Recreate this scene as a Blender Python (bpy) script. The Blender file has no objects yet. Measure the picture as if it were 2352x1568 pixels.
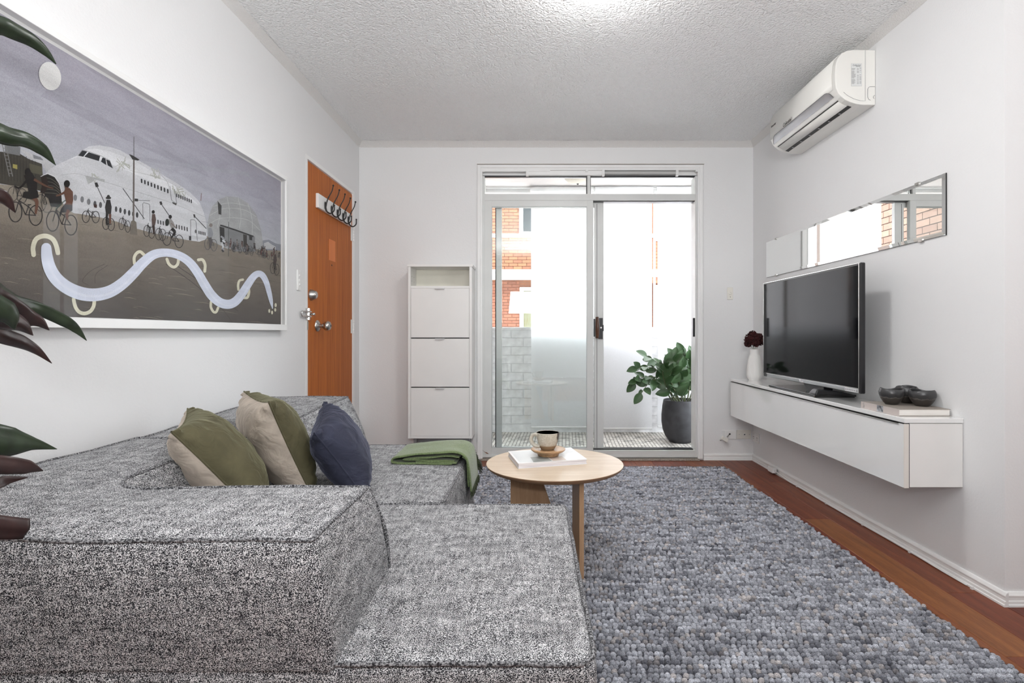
import bpy, math, random
import numpy as np
from mathutils import Vector, Matrix, noise as mn
random.seed(7)
rnd = random.random
def U(a, b): return a + (b - a) * rnd()
SC = bpy.context.scene
COL = SC.collection

# ------------------------------------------------------------------ camera, light, exposure
F, CX, CY, ZC = 1240.0, 1225.0, 765.0, 0.97       # focal length in pixels, principal point, eye height (2352x1568 frame)
cd = bpy.data.cameras.new('camera'); cam = bpy.data.objects.new('camera', cd); COL.objects.link(cam)
cam.location = (0, 0, ZC); cam.rotation_euler = (math.pi / 2, 0, 0)
cd.sensor_width = 36; cd.lens = F / 2352 * 36
cd.shift_x = -(CX - 1176) / 2352; cd.shift_y = -(784 - CY) / 2352
cd.clip_start = .02; cd.clip_end = 200
SC.camera = cam
SC.view_settings.view_transform = 'Standard'; SC.view_settings.look = 'None'
SC.view_settings.exposure = 0.33; SC.view_settings.gamma = 1.0; SC.view_settings.use_curve_mapping = False
w = bpy.data.worlds.new('overcast_sky'); SC.world = w; w.use_nodes = True
bg = w.node_tree.nodes['Background']; bg.inputs[0].default_value = (.88, .94, 1.0, 1); bg.inputs[1].default_value = 14.5
def area(name, loc, rot, sx, sy, power, col=(1, 1, 1)):
    d = bpy.data.lights.new(name, 'AREA'); d.shape = 'RECTANGLE'; d.size = sx; d.size_y = sy; d.energy = power; d.color = col
    o = bpy.data.objects.new(name, d); COL.objects.link(o); o.location = loc; o.rotation_euler = rot
    return o
# added fill light, right of and behind the camera; no window stands here
area('right_fill_light', (3.54, -.9, 1.45), (math.radians(0), math.radians(128), 0), 1.3, 1.6, 26, (.96, .985, 1))
# unseen fill light added behind the camera, turned up to bounce off the ceiling
area('ceiling_bounce_fill', (.05, -.85, 1.5), (math.radians(150), 0, 0), .9, .8, 86, (.98, .99, 1))
LAMP_STRENGTH = 56.0
REAR_FILL = 12.0

# ------------------------------------------------------------------ helpers
def at(x, y, Y): return Vector(((x - CX) / F * Y, Y, ZC + (CY - y) / F * Y))
def onz(x, y, z): return at(x, y, (ZC - z) * F / (y - CY))
def onx(x, y, X): return at(x, y, X * F / (x - CX))

class MB:
    def __init__(s): s.v = []; s.f = []; s.m = []; s.c = []
    def add(s, vs, fs, mi=0, col=None):
        b = len(s.v); s.v += [tuple(p) for p in vs]
        for f in fs: s.f.append(tuple(b + i for i in f)); s.m.append(mi); s.c.append(col)
        return s
    def box(s, x0, x1, y0, y1, z0, z1, mi=0):
        return s.hexa([(x0,y0,z0),(x1,y0,z0),(x1,y1,z0),(x0,y1,z0),(x0,y0,z1),(x1,y0,z1),(x1,y1,z1),(x0,y1,z1)], mi)
    def hexa(s, p, mi=0):
        return s.add(p, [(0,3,2,1),(4,5,6,7),(0,1,5,4),(1,2,6,5),(2,3,7,6),(3,0,4,7)], mi)
    def pbox(s, px0, px1, py0, py1, Y, depth, mi=0):
        a = at(px0, py1, Y); b = at(px1, py0, Y)
        return s.box(a.x, b.x, Y, Y + depth, a.z, b.z, mi)
    def prism(s, poly, off, mi=0):
        n = len(poly); o = Vector(off); P = [Vector(p) for p in poly]
        return s.add(P + [p + o for p in P], [tuple(range(n))[::-1], tuple(range(n, 2 * n))] + [(i, (i + 1) % n, n + (i + 1) % n, n + i) for i in range(n)], mi)
    def tube(s, pts, r, n=8, cap=True, mi=0, flat=1.0):
        P = [Vector(p) for p in pts]; k = len(P)
        R = r if isinstance(r, (list, tuple)) else [r] * k
        T = [(P[min(i + 1, k - 1)] - P[max(i - 1, 0)]).normalized() for i in range(k)]
        u = T[0].orthogonal().normalized(); vs = []
        for i in range(k):
            u = (u - T[i] * u.dot(T[i]))
            u = u.normalized() if u.length > 1e-6 else T[i].orthogonal().normalized()
            w_ = T[i].cross(u)
            for j in range(n):
                a = 2 * math.pi * j / n
                vs.append(P[i] + u * math.cos(a) * R[i] + w_ * math.sin(a) * R[i] * flat)
        fs = [(i * n + j, i * n + (j + 1) % n, (i + 1) * n + (j + 1) % n, (i + 1) * n + j) for i in range(k - 1) for j in range(n)]
        if cap: fs += [tuple(range(n))[::-1], tuple((k - 1) * n + j for j in range(n))]
        return s.add(vs, fs, mi)
    def lathe(s, prof, c=(0, 0, 0), n=32, mi=0, axis=None, wob=None):
        vs = []; M_ = Matrix.Identity(3)
        if axis is not None: M_ = Vector(axis).to_track_quat('Z', 'Y').to_matrix()
        for i, (r, z) in enumerate(prof):
            for j in range(n):
                a = 2 * math.pi * j / n
                rr = r; zz = z
                if wob: rr, zz = wob(r, z, a, i)
                vs.append(Vector(c) + M_ @ Vector((rr * math.cos(a), rr * math.sin(a), zz)))
        k = len(prof)
        fs = [(i * n + j, i * n + (j + 1) % n, (i + 1) * n + (j + 1) % n, (i + 1) * n + j) for i in range(k - 1) for j in range(n)]
        if prof[0][0] > 1e-6: fs.append(tuple(range(n))[::-1])
        if prof[-1][0] > 1e-6: fs.append(tuple((k - 1) * n + j for j in range(n)))
        return s.add(vs, fs, mi)
    def ball(s, c, r, n=12, m=8, mi=0):
        rx, ry, rz = r if isinstance(r, (tuple, list)) else (r, r, r)
        prof = [(math.sin(math.pi * i / m), -math.cos(math.pi * i / m)) for i in range(m + 1)]
        vs = []
        for (a, b) in prof:
            for j in range(n):
                t = 2 * math.pi * j / n
                vs.append((c[0] + rx * max(a, 1e-3) * math.cos(t), c[1] + ry * max(a, 1e-3) * math.sin(t), c[2] + rz * b))
        fs = [(i * n + j, i * n + (j + 1) % n, (i + 1) * n + (j + 1) % n, (i + 1) * n + j) for i in range(m) for j in range(n)]
        return s.add(vs, fs, mi)
    def grid(s, G, mi=0, wrap=False):
        a = len(G); b = len(G[0]); vs = [p for row in G for p in row]
        fs = [(i * b + j, i * b + (j + 1) % b, (i + 1) * b + (j + 1) % b, (i + 1) * b + j) for i in range(a - 1) for j in range(b if wrap else b - 1)]
        return s.add(vs, fs, mi)
    def poly(s, pts, mi=0, col=None): return s.add(pts, [tuple(range(len(pts)))], mi, col)
    def soft(s, P, n=10, r=.03, puff=.015, nz=.0, seed=0, mi=0):
        """rounded, slightly puffed block on eight corner points"""
        P = [Vector(p) for p in P]
        L = [(P[1] - P[0]).length, (P[3] - P[0]).length, (P[4] - P[0]).length]
        rr = [min(2 * r / l, .95) for l in L]
        def par(k):
            e = [-1, -1 + rr[k] * .25, -1 + rr[k] * .6, -1 + rr[k]]
            m_ = [-1 + rr[k] + (2 - 2 * rr[k]) * i / n for i in range(1, n)]
            return e + m_ + [1 - rr[k], 1 - rr[k] * .6, 1 - rr[k] * .25, 1]
        idx = {}; vs = []; fs = []
        def vert(p):
            key = tuple(round(c, 5) for c in p)
            if key in idx: return idx[key]
            q = [max(-(1 - rr[k]), min(1 - rr[k], p[k])) for k in range(3)]
            d = [(p[k] - q[k]) / rr[k] for k in range(3)]
            l = math.sqrt(sum(c * c for c in d)) or 1
            m_ = max(abs(c) for c in d)
            o = [q[k] + d[k] / l * m_ * rr[k] for k in range(3)]
            for k in range(3):
                if abs(p[k]) > .999:
                    a_, b_ = [p[j] for j in range(3) if j != k]
                    o[k] += math.copysign(puff * 2 / L[k] * (1 - a_ * a_) * (1 - b_ * b_), p[k])
            x, y, z = [(c + 1) / 2 for c in o]
            b = (P[0] * (1 - x) + P[1] * x) * (1 - y) + (P[3] * (1 - x) + P[2] * x) * y
            t = (P[4] * (1 - x) + P[5] * x) * (1 - y) + (P[7] * (1 - x) + P[6] * x) * y
            w_ = b * (1 - z) + t * z
            if nz: w_ = w_ + mn.noise_vector(w_ * 5 + Vector((seed, 0, 0))) * nz
            idx[key] = len(vs); vs.append(w_); return idx[key]
        for k in range(3):
            i_, j_ = [j for j in range(3) if j != k]
            A, B = par(i_), par(j_)
            for sg in (-1, 1):
                for a in range(len(A) - 1):
                    for b in range(len(B) - 1):
                        q = []
                        for (u, v) in ((A[a], B[b]), (A[a + 1], B[b]), (A[a + 1], B[b + 1]), (A[a], B[b + 1])):
                            p = [0, 0, 0]; p[k] = sg; p[i_] = u; p[j_] = v; q.append(vert(p))
                        if (sg > 0) == (k == 1): q.reverse()
                        if len(set(q)) > 2: fs.append(tuple(q))
        return s.add(vs, fs, mi)
    def build(s, name, mats, parent=None, origin=None, smooth=None, bevel=0, seg=2, solid=0, sub=0, normals=False):
        me = bpy.data.meshes.new(name)
        o = bpy.data.objects.new(name, me)
        if parent is not None: org = WORLD[parent.name]; o.parent = parent
        else:
            org = Vector(origin) if origin is not None else Vector((0, 0, 0)); o.location = org
        me.from_pydata([(p[0] - org[0], p[1] - org[1], p[2] - org[2]) for p in s.v], [], s.f)
        if not isinstance(mats, (list, tuple)): mats = [mats]
        for m_ in mats: me.materials.append(m_)
        if len(mats) > 1: me.polygons.foreach_set('material_index', s.m)
        if any(c is not None for c in s.c):
            at_ = me.color_attributes.new('paint', 'FLOAT_COLOR', 'CORNER'); arr = []
            for f, c in zip(s.f, s.c):
                for i in range(len(f)):
                    cc = c[i] if isinstance(c[0], (tuple, list)) else c
                    arr += [cc[0], cc[1], cc[2], 1]
            at_.data.foreach_set('color', arr)
        if smooth is not None:
            me.polygons.foreach_set('use_smooth', [True] * len(me.polygons))
            if smooth < 180: me.set_sharp_from_angle(angle=math.radians(smooth))
        me.update()
        if normals:
            import bmesh
            b = bmesh.new(); b.from_mesh(me); bmesh.ops.recalc_face_normals(b, faces=b.faces); b.to_mesh(me); b.free()
        COL.objects.link(o); WORLD[o.name] = org.copy()
        if solid: m_ = o.modifiers.new('solid', 'SOLIDIFY'); m_.thickness = solid; m_.offset = 0
        if sub: m_ = o.modifiers.new('sub', 'SUBSURF'); m_.levels = sub; m_.render_levels = sub
        if bevel:
            m_ = o.modifiers.new('bevel', 'BEVEL'); m_.width = bevel; m_.segments = seg; m_.limit_method = 'ANGLE'; m_.angle_limit = math.radians(35)
        return o
WORLD = {}
def tag(o, label=None, cat=None, group=None, kind=None):
    if label: o['label'] = label
    if cat: o['category'] = cat
    if group: o['group'] = group
    if kind: o['kind'] = kind
    return o
def thing(name, loc, label, cat, group=None, kind=None):
    o = bpy.data.objects.new(name, None); COL.objects.link(o); o.location = loc; o.empty_display_size = .05
    WORLD[o.name] = Vector(loc); return tag(o, label, cat, group, kind)
def struct(o): o['kind'] = 'structure'; return o
def inst(src, name, parent, loc=None, mat=None):
    """an object that shares SRC's mesh, placed as a part"""
    o = bpy.data.objects.new(name, src.data); o.parent = parent
    for m_ in src.modifiers:
        if m_.type == 'BEVEL':
            q = o.modifiers.new('bevel', 'BEVEL'); q.width = m_.width; q.segments = m_.segments; q.limit_method = 'ANGLE'
    if mat is not None: o.matrix_local = mat
    else: o.location = loc
    COL.objects.link(o); WORLD[o.name] = Vector(loc) if loc is not None else Vector(mat.translation); return o
def text(s_, name, size, M4, mat, parent, ext=.0003, align='CENTER', shear=0):
    cu = bpy.data.curves.new(name, 'FONT'); cu.body = s_; cu.size = size; cu.extrude = ext; cu.align_x = align; cu.align_y = 'CENTER'; cu.shear = shear
    cu.materials.append(mat); o = bpy.data.objects.new(name, cu); COL.objects.link(o); o.parent = parent
    o.matrix_local = Matrix.Translation(-WORLD[parent.name]) @ M4
    me = bpy.data.meshes.new_from_object(o.evaluated_get(bpy.context.evaluated_depsgraph_get())); m4 = o.matrix_local.copy(); bpy.data.objects.remove(o); bpy.data.curves.remove(cu)
    o = bpy.data.objects.new(name, me); COL.objects.link(o); o.parent = parent; o.matrix_local = m4
    WORLD[o.name] = WORLD[parent.name]; return o
def frame(origin, xdir, ydir):
    x = Vector(xdir).normalized(); y = Vector(ydir).normalized(); z = x.cross(y)
    m_ = Matrix((x, y, z)).transposed().to_4x4(); m_.translation = origin; return m_
def catmull(P, k=8):
    P = [Vector(p) for p in P]; Q = [P[0] * 2 - P[1]] + P + [P[-1] * 2 - P[-2]]; out = []
    for i in range(1, len(Q) - 2):
        a, b, c, d = Q[i - 1:i + 3]
        for j in range(k):
            t = j / k
            out.append(.5 * ((2 * b) + (c - a) * t + (2 * a - 5 * b + 4 * c - d) * t * t + (3 * b - a - 3 * c + d) * t ** 3))
    return out + [P[-1]]

# ------------------------------------------------------------------ materials
class N:
    def __init__(s, name):
        s.m = bpy.data.materials.new(name); s.m.use_nodes = True; s.t = s.m.node_tree; s.n = s.t.nodes
        s.p = s.n['Principled BSDF']; s.out = s.n['Material Output']; s._co = None
    def new(s, t, **kw):
        x = s.n.new(t)
        for k, v in kw.items(): setattr(x, k, v)
        return x
    def link(s, a, b): s.t.links.new(a, b)
    def co(s, scale=(1, 1, 1), rot=(0, 0, 0)):
        if s._co is None: s._co = s.new('ShaderNodeTexCoord')
        mp = s.new('ShaderNodeMapping'); mp.inputs['Scale'].default_value = scale; mp.inputs['Rotation'].default_value = rot
        s.link(s._co.outputs['Object'], mp.inputs['Vector']); return mp.outputs[0]
    def noise(s, scale, detail=2, rough=.5, dist=0, stretch=(1, 1, 1), rot=(0, 0, 0)):
        x = s.new('ShaderNodeTexNoise'); x.inputs['Scale'].default_value = scale; x.inputs['Detail'].default_value = detail
        x.inputs['Roughness'].default_value = rough; x.inputs['Distortion'].default_value = dist
        s.link(s.co(stretch, rot), x.inputs['Vector']); return x.outputs['Fac']
    def ramp(s, fac, stops, interp='LINEAR'):
        r = s.new('ShaderNodeValToRGB'); r.color_ramp.interpolation = interp; e = r.color_ramp.elements
        while len(e) < len(stops): e.new(.5)
        for el, (p, c) in zip(e, stops):
            el.position = p; el.color = (*c, 1) if isinstance(c, (tuple, list)) else (c, c, c, 1)
        s.link(fac, r.inputs[0]); return r.outputs[0]
    def math(s, op, a, b=None, clamp=False):
        x = s.new('ShaderNodeMath', operation=op, use_clamp=clamp)
        for i, v in enumerate((a, b)):
            if v is None: continue
            if isinstance(v, (int, float)): x.inputs[i].default_value = v
            else: s.link(v, x.inputs[i])
        return x.outputs[0]
    def mix(s, fac, a, b, blend='MIX'):
        x = s.new('ShaderNodeMix', data_type='RGBA', blend_type=blend)
        for i, v in ((0, fac), (6, a), (7, b)):
            if isinstance(v, (int, float)): x.inputs[i].default_value = v
            elif isinstance(v, (tuple, list)): x.inputs[i].default_value = (*v, 1)
            else: s.link(v, x.inputs[i])
        return x.outputs[2]
    def bump(s, h, strength=.3, dist=.002):
        b = s.new('ShaderNodeBump'); b.inputs['Strength'].default_value = strength; b.inputs['Distance'].default_value = dist
        s.link(h, b.inputs['Height']); s.link(b.outputs[0], s.p.inputs['Normal']); return b.outputs[0]
    def set(s, **kw):
        for k, v in kw.items():
            i = s.p.inputs[k]
            if isinstance(v, (int, float)): i.default_value = v
            elif isinstance(v, (tuple, list)): i.default_value = (*v, 1) if len(v) == 3 else v
            else: s.link(v, i)
        return s
def M(name, col, rough=.5, metal=0, var=.06, vs=6, bump=0, bs=80, coat=0, bd=.001, spec=.5, sheen=0):
    n = N(name)
    dark = tuple(c * (1 - var) for c in col); lite = tuple(min(1, c * (1 + var)) for c in col)
    n.set(**{'Base Color': n.ramp(n.noise(vs, 3), [(.3, dark), (.7, lite)]), 'Roughness': rough, 'Metallic': metal, 'Coat Weight': coat, 'Specular IOR Level': spec})
    if sheen: n.set(**{'Sheen Weight': sheen, 'Sheen Roughness': .35})
    if bump: n.bump(n.noise(bs, 3), bump, bd)
    return n.m

def wall_mat(name, col):
    n = N(name); n.set(**{'Base Color': n.ramp(n.noise(1.3, 3), [(.3, tuple(c * .975 for c in col)), (.7, col)]), 'Roughness': .62})
    h = n.math('ADD', n.noise(110, 3, .55), n.math('MULTIPLY', n.noise(28, 2), .7)); n.bump(h, .32, .0022); return n.m
m_wall = wall_mat('painted_plaster', (.785, .785, .785))
m_wall2 = wall_mat('plaster_warm_lit', (.76, .75, .742))  # warm light on the side wall put into the plaster colour
def ceil_mat():
    n = N('textured_ceiling'); n.set(**{'Base Color': n.ramp(n.noise(1.1, 3), [(.3, (.93, .935, .935)), (.75, (.97, .975, .975))]), 'Roughness': .42})
    v = n.new('ShaderNodeTexVoronoi', feature='SMOOTH_F1'); v.inputs['Scale'].default_value = 88; v.inputs['Smoothness'].default_value = .6
    mp = n.co(); d = n.new('ShaderNodeTexNoise'); d.inputs['Scale'].default_value = 30; n.link(mp, d.inputs['Vector'])
    ad = n.new('ShaderNodeVectorMath', operation='MULTIPLY_ADD'); n.link(d.outputs['Color'], ad.inputs[0]); ad.inputs[1].default_value = (.035,) * 3; n.link(mp, ad.inputs[2]); n.link(ad.outputs[0], v.inputs['Vector'])
    h = n.math('ADD', n.math('MULTIPLY', v.outputs['Distance'], -1.3), n.math('MULTIPLY', n.noise(150, 3, .6), .9))
    n.bump(h, .9, .0065); return n.m
m_ceil = ceil_mat()
def crust_mat():
    n = N('rough_cornice_plaster'); n.set(**{'Base Color': (.80, .785, .765), 'Roughness': .7}); n.bump(n.noise(140, 4, .7, .5), 1, .006); return n.m
m_crust = crust_mat()
m_trim = M('white_gloss_trim', (.84, .84, .83), .28, var=.02)
m_white = M('white_laminate', (.82, .81, .79), .33, var=.015)
m_gloss = M('white_high_gloss', (.83, .83, .82), .06, var=.01, coat=.5)
m_edge = M('cream_edge_band', (.74, .70, .65), .4, var=.02)
m_dark = M('dark_gap', (.03, .03, .03), .6)
m_black = M('black_plastic', (.012, .012, .014), .35)
m_alu = M('painted_aluminium', (.66, .67, .655), .38, metal=.0, var=.03)
m_alu2 = M('grey_aluminium', (.42, .45, .45), .4, metal=.4, var=.04)
m_chrome = M('brushed_chrome', (.72, .71, .69), .22, metal=1)
m_steel = M('satin_steel', (.50, .49, .47), .3, metal=1)
m_iron = M('black_iron', (.035, .033, .032), .38, metal=.6)
m_ivory = M('ivory_plastic', (.78, .76, .70), .4, var=.01)
m_plate = M('white_plastic', (.80, .80, .79), .35, var=.01)
m_silver = M('silver_plastic', (.42, .43, .44), .25, metal=.5)
m_acwhite = M('aged_white_plastic', (.80, .79, .75), .35, var=.02)
m_screen = M('black_glass_screen', (.002, .002, .003), .06, coat=.0, spec=.10)
m_mirror = N('mirror_silver').set(**{'Base Color': (.93, .94, .93), 'Metallic': 1, 'Roughness': .004}).m
m_ink = M('black_ink', (.02, .02, .02), .6)
m_greyink = M('grey_ink', (.28, .28, .28), .6)
m_whiteink = M('white_ink', (.85, .85, .85), .5)
def glass_mat(name, tint=(.975, .99, .985), ior=1.5):
    n = N(name); n.n.remove(n.p)
    tr = n.new('ShaderNodeBsdfTransparent'); tr.inputs[0].default_value = (*tint, 1)
    gl = n.new('ShaderNodeBsdfGlossy'); gl.inputs['Roughness'].default_value = .0; gl.inputs[0].default_value = (.95, .95, .95, 1)
    fr = n.new('ShaderNodeFresnel'); fr.inputs[0].default_value = ior
    mx = n.new('ShaderNodeMixShader'); f2 = n.math('MULTIPLY', fr.outputs[0], 1.1, True)
    n.link(f2, mx.inputs[0]); n.link(tr.outputs[0], mx.inputs[1]); n.link(gl.outputs[0], mx.inputs[2]); n.link(mx.outputs[0], n.out.inputs[0]); return n.m
m_glass = glass_mat('clear_glass')
m_pglass = glass_mat('picture_glass', (.98, .98, .98), 1.07)
def wood(name, a, b, stretch, scale=6, rough=.4, coat=0, rand=.0, bump=.1, fine=40):
    n = N(name)
    g = n.noise(scale, 5, .6, .6, stretch); g2 = n.noise(fine, 3, .6, .2, stretch)
    c = n.ramp(n.math('ADD', n.math('MULTIPLY', g, .65), n.math('MULTIPLY', g2, .35)), [(.30, a), (.68, b)])
    if rand:
        oi = n.new('ShaderNodeObjectInfo'); hsv = n.new('ShaderNodeHueSaturation')
        n.link(c, hsv.inputs['Color']); n.link(n.math('ADD', n.math('MULTIPLY', oi.outputs['Random'], rand), 1 - rand / 2), hsv.inputs['Value'])
        n.link(n.math('ADD', n.math('MULTIPLY', oi.outputs['Random'], .03), .487), hsv.inputs['Hue']); c = hsv.outputs[0]
    n.set(**{'Base Color': c, 'Roughness': rough, 'Coat Weight': coat, 'Coat Roughness': .15, 'Specular IOR Level': .28}); n.bump(g2, bump, .0006); return n.m
m_plank = wood('red_hardwood', (.085, .020, .009), (.27, .078, .034), (14, .9, 14), 2.2, .42, .0, rand=.55)
m_door = wood('orange_veneer', (.30, .070, .008), (.56, .165, .024), (26, 26, .8), 1.6, .55, 0, fine=9)
m_patch = wood('fresh_veneer', (.60, .15, .022), (.72, .21, .04), (26, 26, .8), 2, .4)
m_oak = wood('pale_oak', (.55, .42, .30), (.70, .59, .46), (1.2, 16, 16), 3, .42, .1)
m_oakv = wood('oak_leg', (.36, .21, .115), (.55, .36, .22), (16, 16, .9), 2.5, .45)
m_oakedge = wood('oak_edge', (.22, .115, .06), (.40, .24, .14), (2, 2, 30), 4, .5)
m_olive = wood('olive_wood', (.28, .14, .06), (.62, .40, .22), (4, 20, 20), 5, .4, .2)
m_grip = wood('dark_wood_grip', (.05, .022, .014), (.13, .055, .03), (20, 20, 1), 4, .35, .3)
def fabric():
    n = N('boucle_weave')
    a = n.noise(640, 2, .5, .5); s_ = n.noise(40, 3, .6, 0, (.45, 1, 3.2)); s2 = n.noise(40, 3, .6, 0, (3.0, .45, 1))
    t = n.math('ADD', a, n.math('MULTIPLY', n.math('SUBTRACT', n.math('ADD', s_, s2), 1.0), .16))
    c = n.ramp(t, [(.462, (.015, .015, .019)), (.522, (.25, .25, .26)), (.575, (.80, .80, .81))])
    n.set(**{'Base Color': c, 'Roughness': .95, 'Specular IOR Level': .15}); n.bump(a, .5, .0022); return n.m
m_fab = fabric()
def fabric2():
    n = N('dark_seam_cord'); a = n.noise(260, 2, .6, .4)
    n.set(**{'Base Color': n.ramp(a, [(.42, (.02, .02, .024)), (.62, (.40, .40, .41))]), 'Roughness': .95}); n.bump(a, .8, .004); return n.m
m_seam = fabric2()
def velvet(name, col, hi):
    n = N(name); c = n.ramp(n.noise(9, 4, .6, .8), [(.3, tuple(x * .72 for x in col)), (.72, tuple(x * 1.15 for x in col))])
    n.set(**{'Base Color': c, 'Roughness': .8, 'Sheen Weight': .7, 'Sheen Roughness': .28, 'Sheen Tint': hi, 'Specular IOR Level': .2})
    n.bump(n.noise(11, 3, .5, 1.6), .45, .02); return n.m
m_green = velvet('olive_velvet', (.098, .088, .048), (.30, .30, .20))
m_navy = velvet('navy_velvet', (.035, .038, .062), (.15, .16, .22))
m_linen = velvet('beige_linen', (.50, .43, .36), (.60, .53, .46))
m_throw = N('green_wool_throw')
m_throw.set(**{'Base Color': m_throw.ramp(m_throw.noise(220, 2), [(.35, (.10, .14, .055)), (.7, (.20, .26, .115))]), 'Roughness': .95, 'Sheen Weight': .3}); m_throw.bump(m_throw.noise(30, 3), .4, .004); m_throw = m_throw.m
m_fringe = M('dark_green_fringe', (.045, .06, .025), .9, sheen=.2)
def wool():
    n = N('grey_felted_wool'); a = n.new('ShaderNodeAttribute'); a.attribute_name = 'paint'
    f = n.noise(300, 2, .6, 1.6, (.7, 2.6, 1.6))
    c = n.mix(1.0, a.outputs['Color'], n.ramp(f, [(.36, (.30, .30, .34)), (.62, (1.75, 1.75, 1.75))]), 'MULTIPLY')
    n.set(**{'Base Color': c, 'Roughness': .95, 'Sheen Weight': .25, 'Specular IOR Level': .1}); n.bump(f, .8, .004); return n.m
m_wool = wool()
m_rugbase = M('rug_backing', (.06, .06, .075), .95)
def brickm(name, a, b, dirt=.0):
    n = N(name); oi = n.new('ShaderNodeObjectInfo')
    c = n.ramp(oi.outputs['Random'], [(0, a), (.5, tuple((x + y) / 2 for x, y in zip(a, b))), (1, b)])
    c = n.mix(1.0, c, n.ramp(n.noise(16, 4), [(.3, .82), (.7, 1.08)]), 'MULTIPLY')
    n.set(**{'Base Color': c, 'Roughness': .85}); n.bump(n.noise(60, 3), .4, .003); return n.m
m_brick_o = brickm('orange_brick', (.078, .022, .006), (.120, .041, .013))
m_brick_r = brickm('red_brick', (.090, .024, .009), (.128, .041, .018))
m_brick_p = brickm('pink_brick', (.10, .05, .034), (.135, .077, .053))
m_mortar = M('mortar', (.05, .035, .028), .9, bump=.4, bs=60)
m_pbrick = brickm('white_painted_brick', (.79, .785, .79), (.83, .825, .83))
m_pwall = M('white_painted_mortar', (.78, .775, .785), .7, bump=.4, bs=50)
def brick_tex(name, a, b):
    n = N(name); t = n.new('ShaderNodeTexBrick'); t.inputs['Color1'].default_value = (*a, 1); t.inputs['Color2'].default_value = (*b, 1); t.inputs['Mortar'].default_value = (.04, .026, .02, 1)
    t.inputs['Scale'].default_value = 1; t.inputs['Brick Width'].default_value = .24; t.inputs['Row Height'].default_value = .086; t.inputs['Mortar Size'].default_value = .005
    c = n.new('ShaderNodeTexCoord'); mp = n.new('ShaderNodeMapping'); mp.inputs['Rotation'].default_value = (math.pi / 2, 0, 0)
    n.link(c.outputs['Object'], mp.inputs[0]); n.link(mp.outputs[0], t.inputs['Vector']); n.set(**{'Base Color': t.outputs[0], 'Roughness': .9}); return n.m
m_bt = brick_tex('far_brick', (.078, .022, .007), (.108, .037, .012))
def blind_mat():
    n = N('translucent_blind'); n.n.remove(n.p)
    tr = n.new('ShaderNodeBsdfTransparent'); tr.inputs[0].default_value = (1, 1, 1, 1)
    df = n.new('ShaderNodeBsdfDiffuse'); df.inputs[0].default_value = (.92, .92, .94, 1); tl = n.new('ShaderNodeBsdfTranslucent'); tl.inputs[0].default_value = (.97, .97, .97, 1)
    m1 = n.new('ShaderNodeMixShader'); m1.inputs[0].default_value = .72; n.link(df.outputs[0], m1.inputs[1]); n.link(tl.outputs[0], m1.inputs[2])
    m2 = n.new('ShaderNodeMixShader'); n.link(n.ramp(n.noise(300, 1), [(.35, .90), (.65, .96)]), m2.inputs[0]); n.link(tr.outputs[0], m2.inputs[1]); n.link(m1.outputs[0], m2.inputs[2])
    n.link(m2.outputs[0], n.out.inputs[0]); return n.m
m_blind = blind_mat()
def balcony_floor_mat():
    n = N('balcony_mosaic')
    t = n.new('ShaderNodeTexBrick'); t.inputs['Color1'].default_value = (.74, .71, .66, 1); t.inputs['Color2'].default_value = (.62, .59, .54, 1); t.inputs['Mortar'].default_value = (.27, .25, .22, 1)
    t.inputs['Scale'].default_value = 1; t.inputs['Brick Width'].default_value = .16; t.inputs['Row Height'].default_value = .031; t.inputs['Mortar Size'].default_value = .004
    mp = n.co((1, 1, 1), (0, 0, math.pi / 2 + .06)); n.link(mp, t.inputs['Vector'])
    c = n.mix(1.0, t.outputs[0], n.ramp(n.noise(9, 5, .7, .5), [(.36, .45), (.52, 1.0)]), 'MULTIPLY')
    n.set(**{'Base Color': c, 'Roughness': .7}); n.bump(t.outputs['Fac'], .5, -.004); return n.m
m_bfloor = balcony_floor_mat()
m_soffit = M('pink_white_soffit', (.76, .71, .69), .7, var=.03)
m_bright = M('bright_white_render', (.90, .90, .90), .7, var=.01)
m_darkglass = M('dark_window_glass', (.012, .014, .015), .6, var=.4, vs=4, spec=.05)
def curtain_mat():
    n = N('faded_yellow_curtain'); n.set(**{'Base Color': n.ramp(n.noise(7, 4, .6, 1, (4, 4, .8)), [(.3, (.055, .042, .014)), (.5, (.075, .070, .038)), (.7, (.095, .095, .070))]), 'Roughness': .9}); return n.m
m_curt = curtain_mat()
def paint_mat(name, grain=.12):
    n = N(name); a = n.new('ShaderNodeAttribute'); a.attribute_name = 'paint'
    c = n.mix(1.0, a.outputs['Color'], n.ramp(n.noise(420, 2), [(.3, 1 - grain), (.7, 1 + grain)]), 'MULTIPLY')
    c = n.mix(1.0, c, n.ramp(n.noise(5, 4, .6, 1.0, (1, 1, 5)), [(.3, 1 - grain * .8), (.7, 1 + grain * .8)]), 'MULTIPLY')
    n.set(**{'Base Color': c, 'Roughness': .6, 'Specular IOR Level': .2}); return n.m
m_print = paint_mat('printed_paper')
def leafmat(name, a, b, back, rough=.32):
    n = N(name); g = n.new('ShaderNodeNewGeometry')
    c = n.ramp(n.noise(30, 3, .5, 0, (1, 1, 1)), [(.3, a), (.7, b)]); n.set(**{'Base Color': n.mix(g.outputs['Backfacing'], c, back), 'Roughness': rough}); n.bump(n.noise(60, 2), .15, .002); return n.m
m_leafdark = leafmat('bronze_green_leaf', (.012, .020, .010), (.030, .048, .024), (.035, .018, .018))
m_leafred = leafmat('maroon_leaf', (.020, .010, .010), (.045, .020, .018), (.05, .018, .018))
m_leafgr = leafmat('glossy_green_leaf', (.012, .042, .010), (.030, .088, .020), (.045, .095, .035), .38)
m_stem = M('green_brown_stem', (.07, .085, .035), .6)
m_cane = M('brown_cane', (.16, .12, .08), .8, bump=.5, bs=60)
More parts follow.
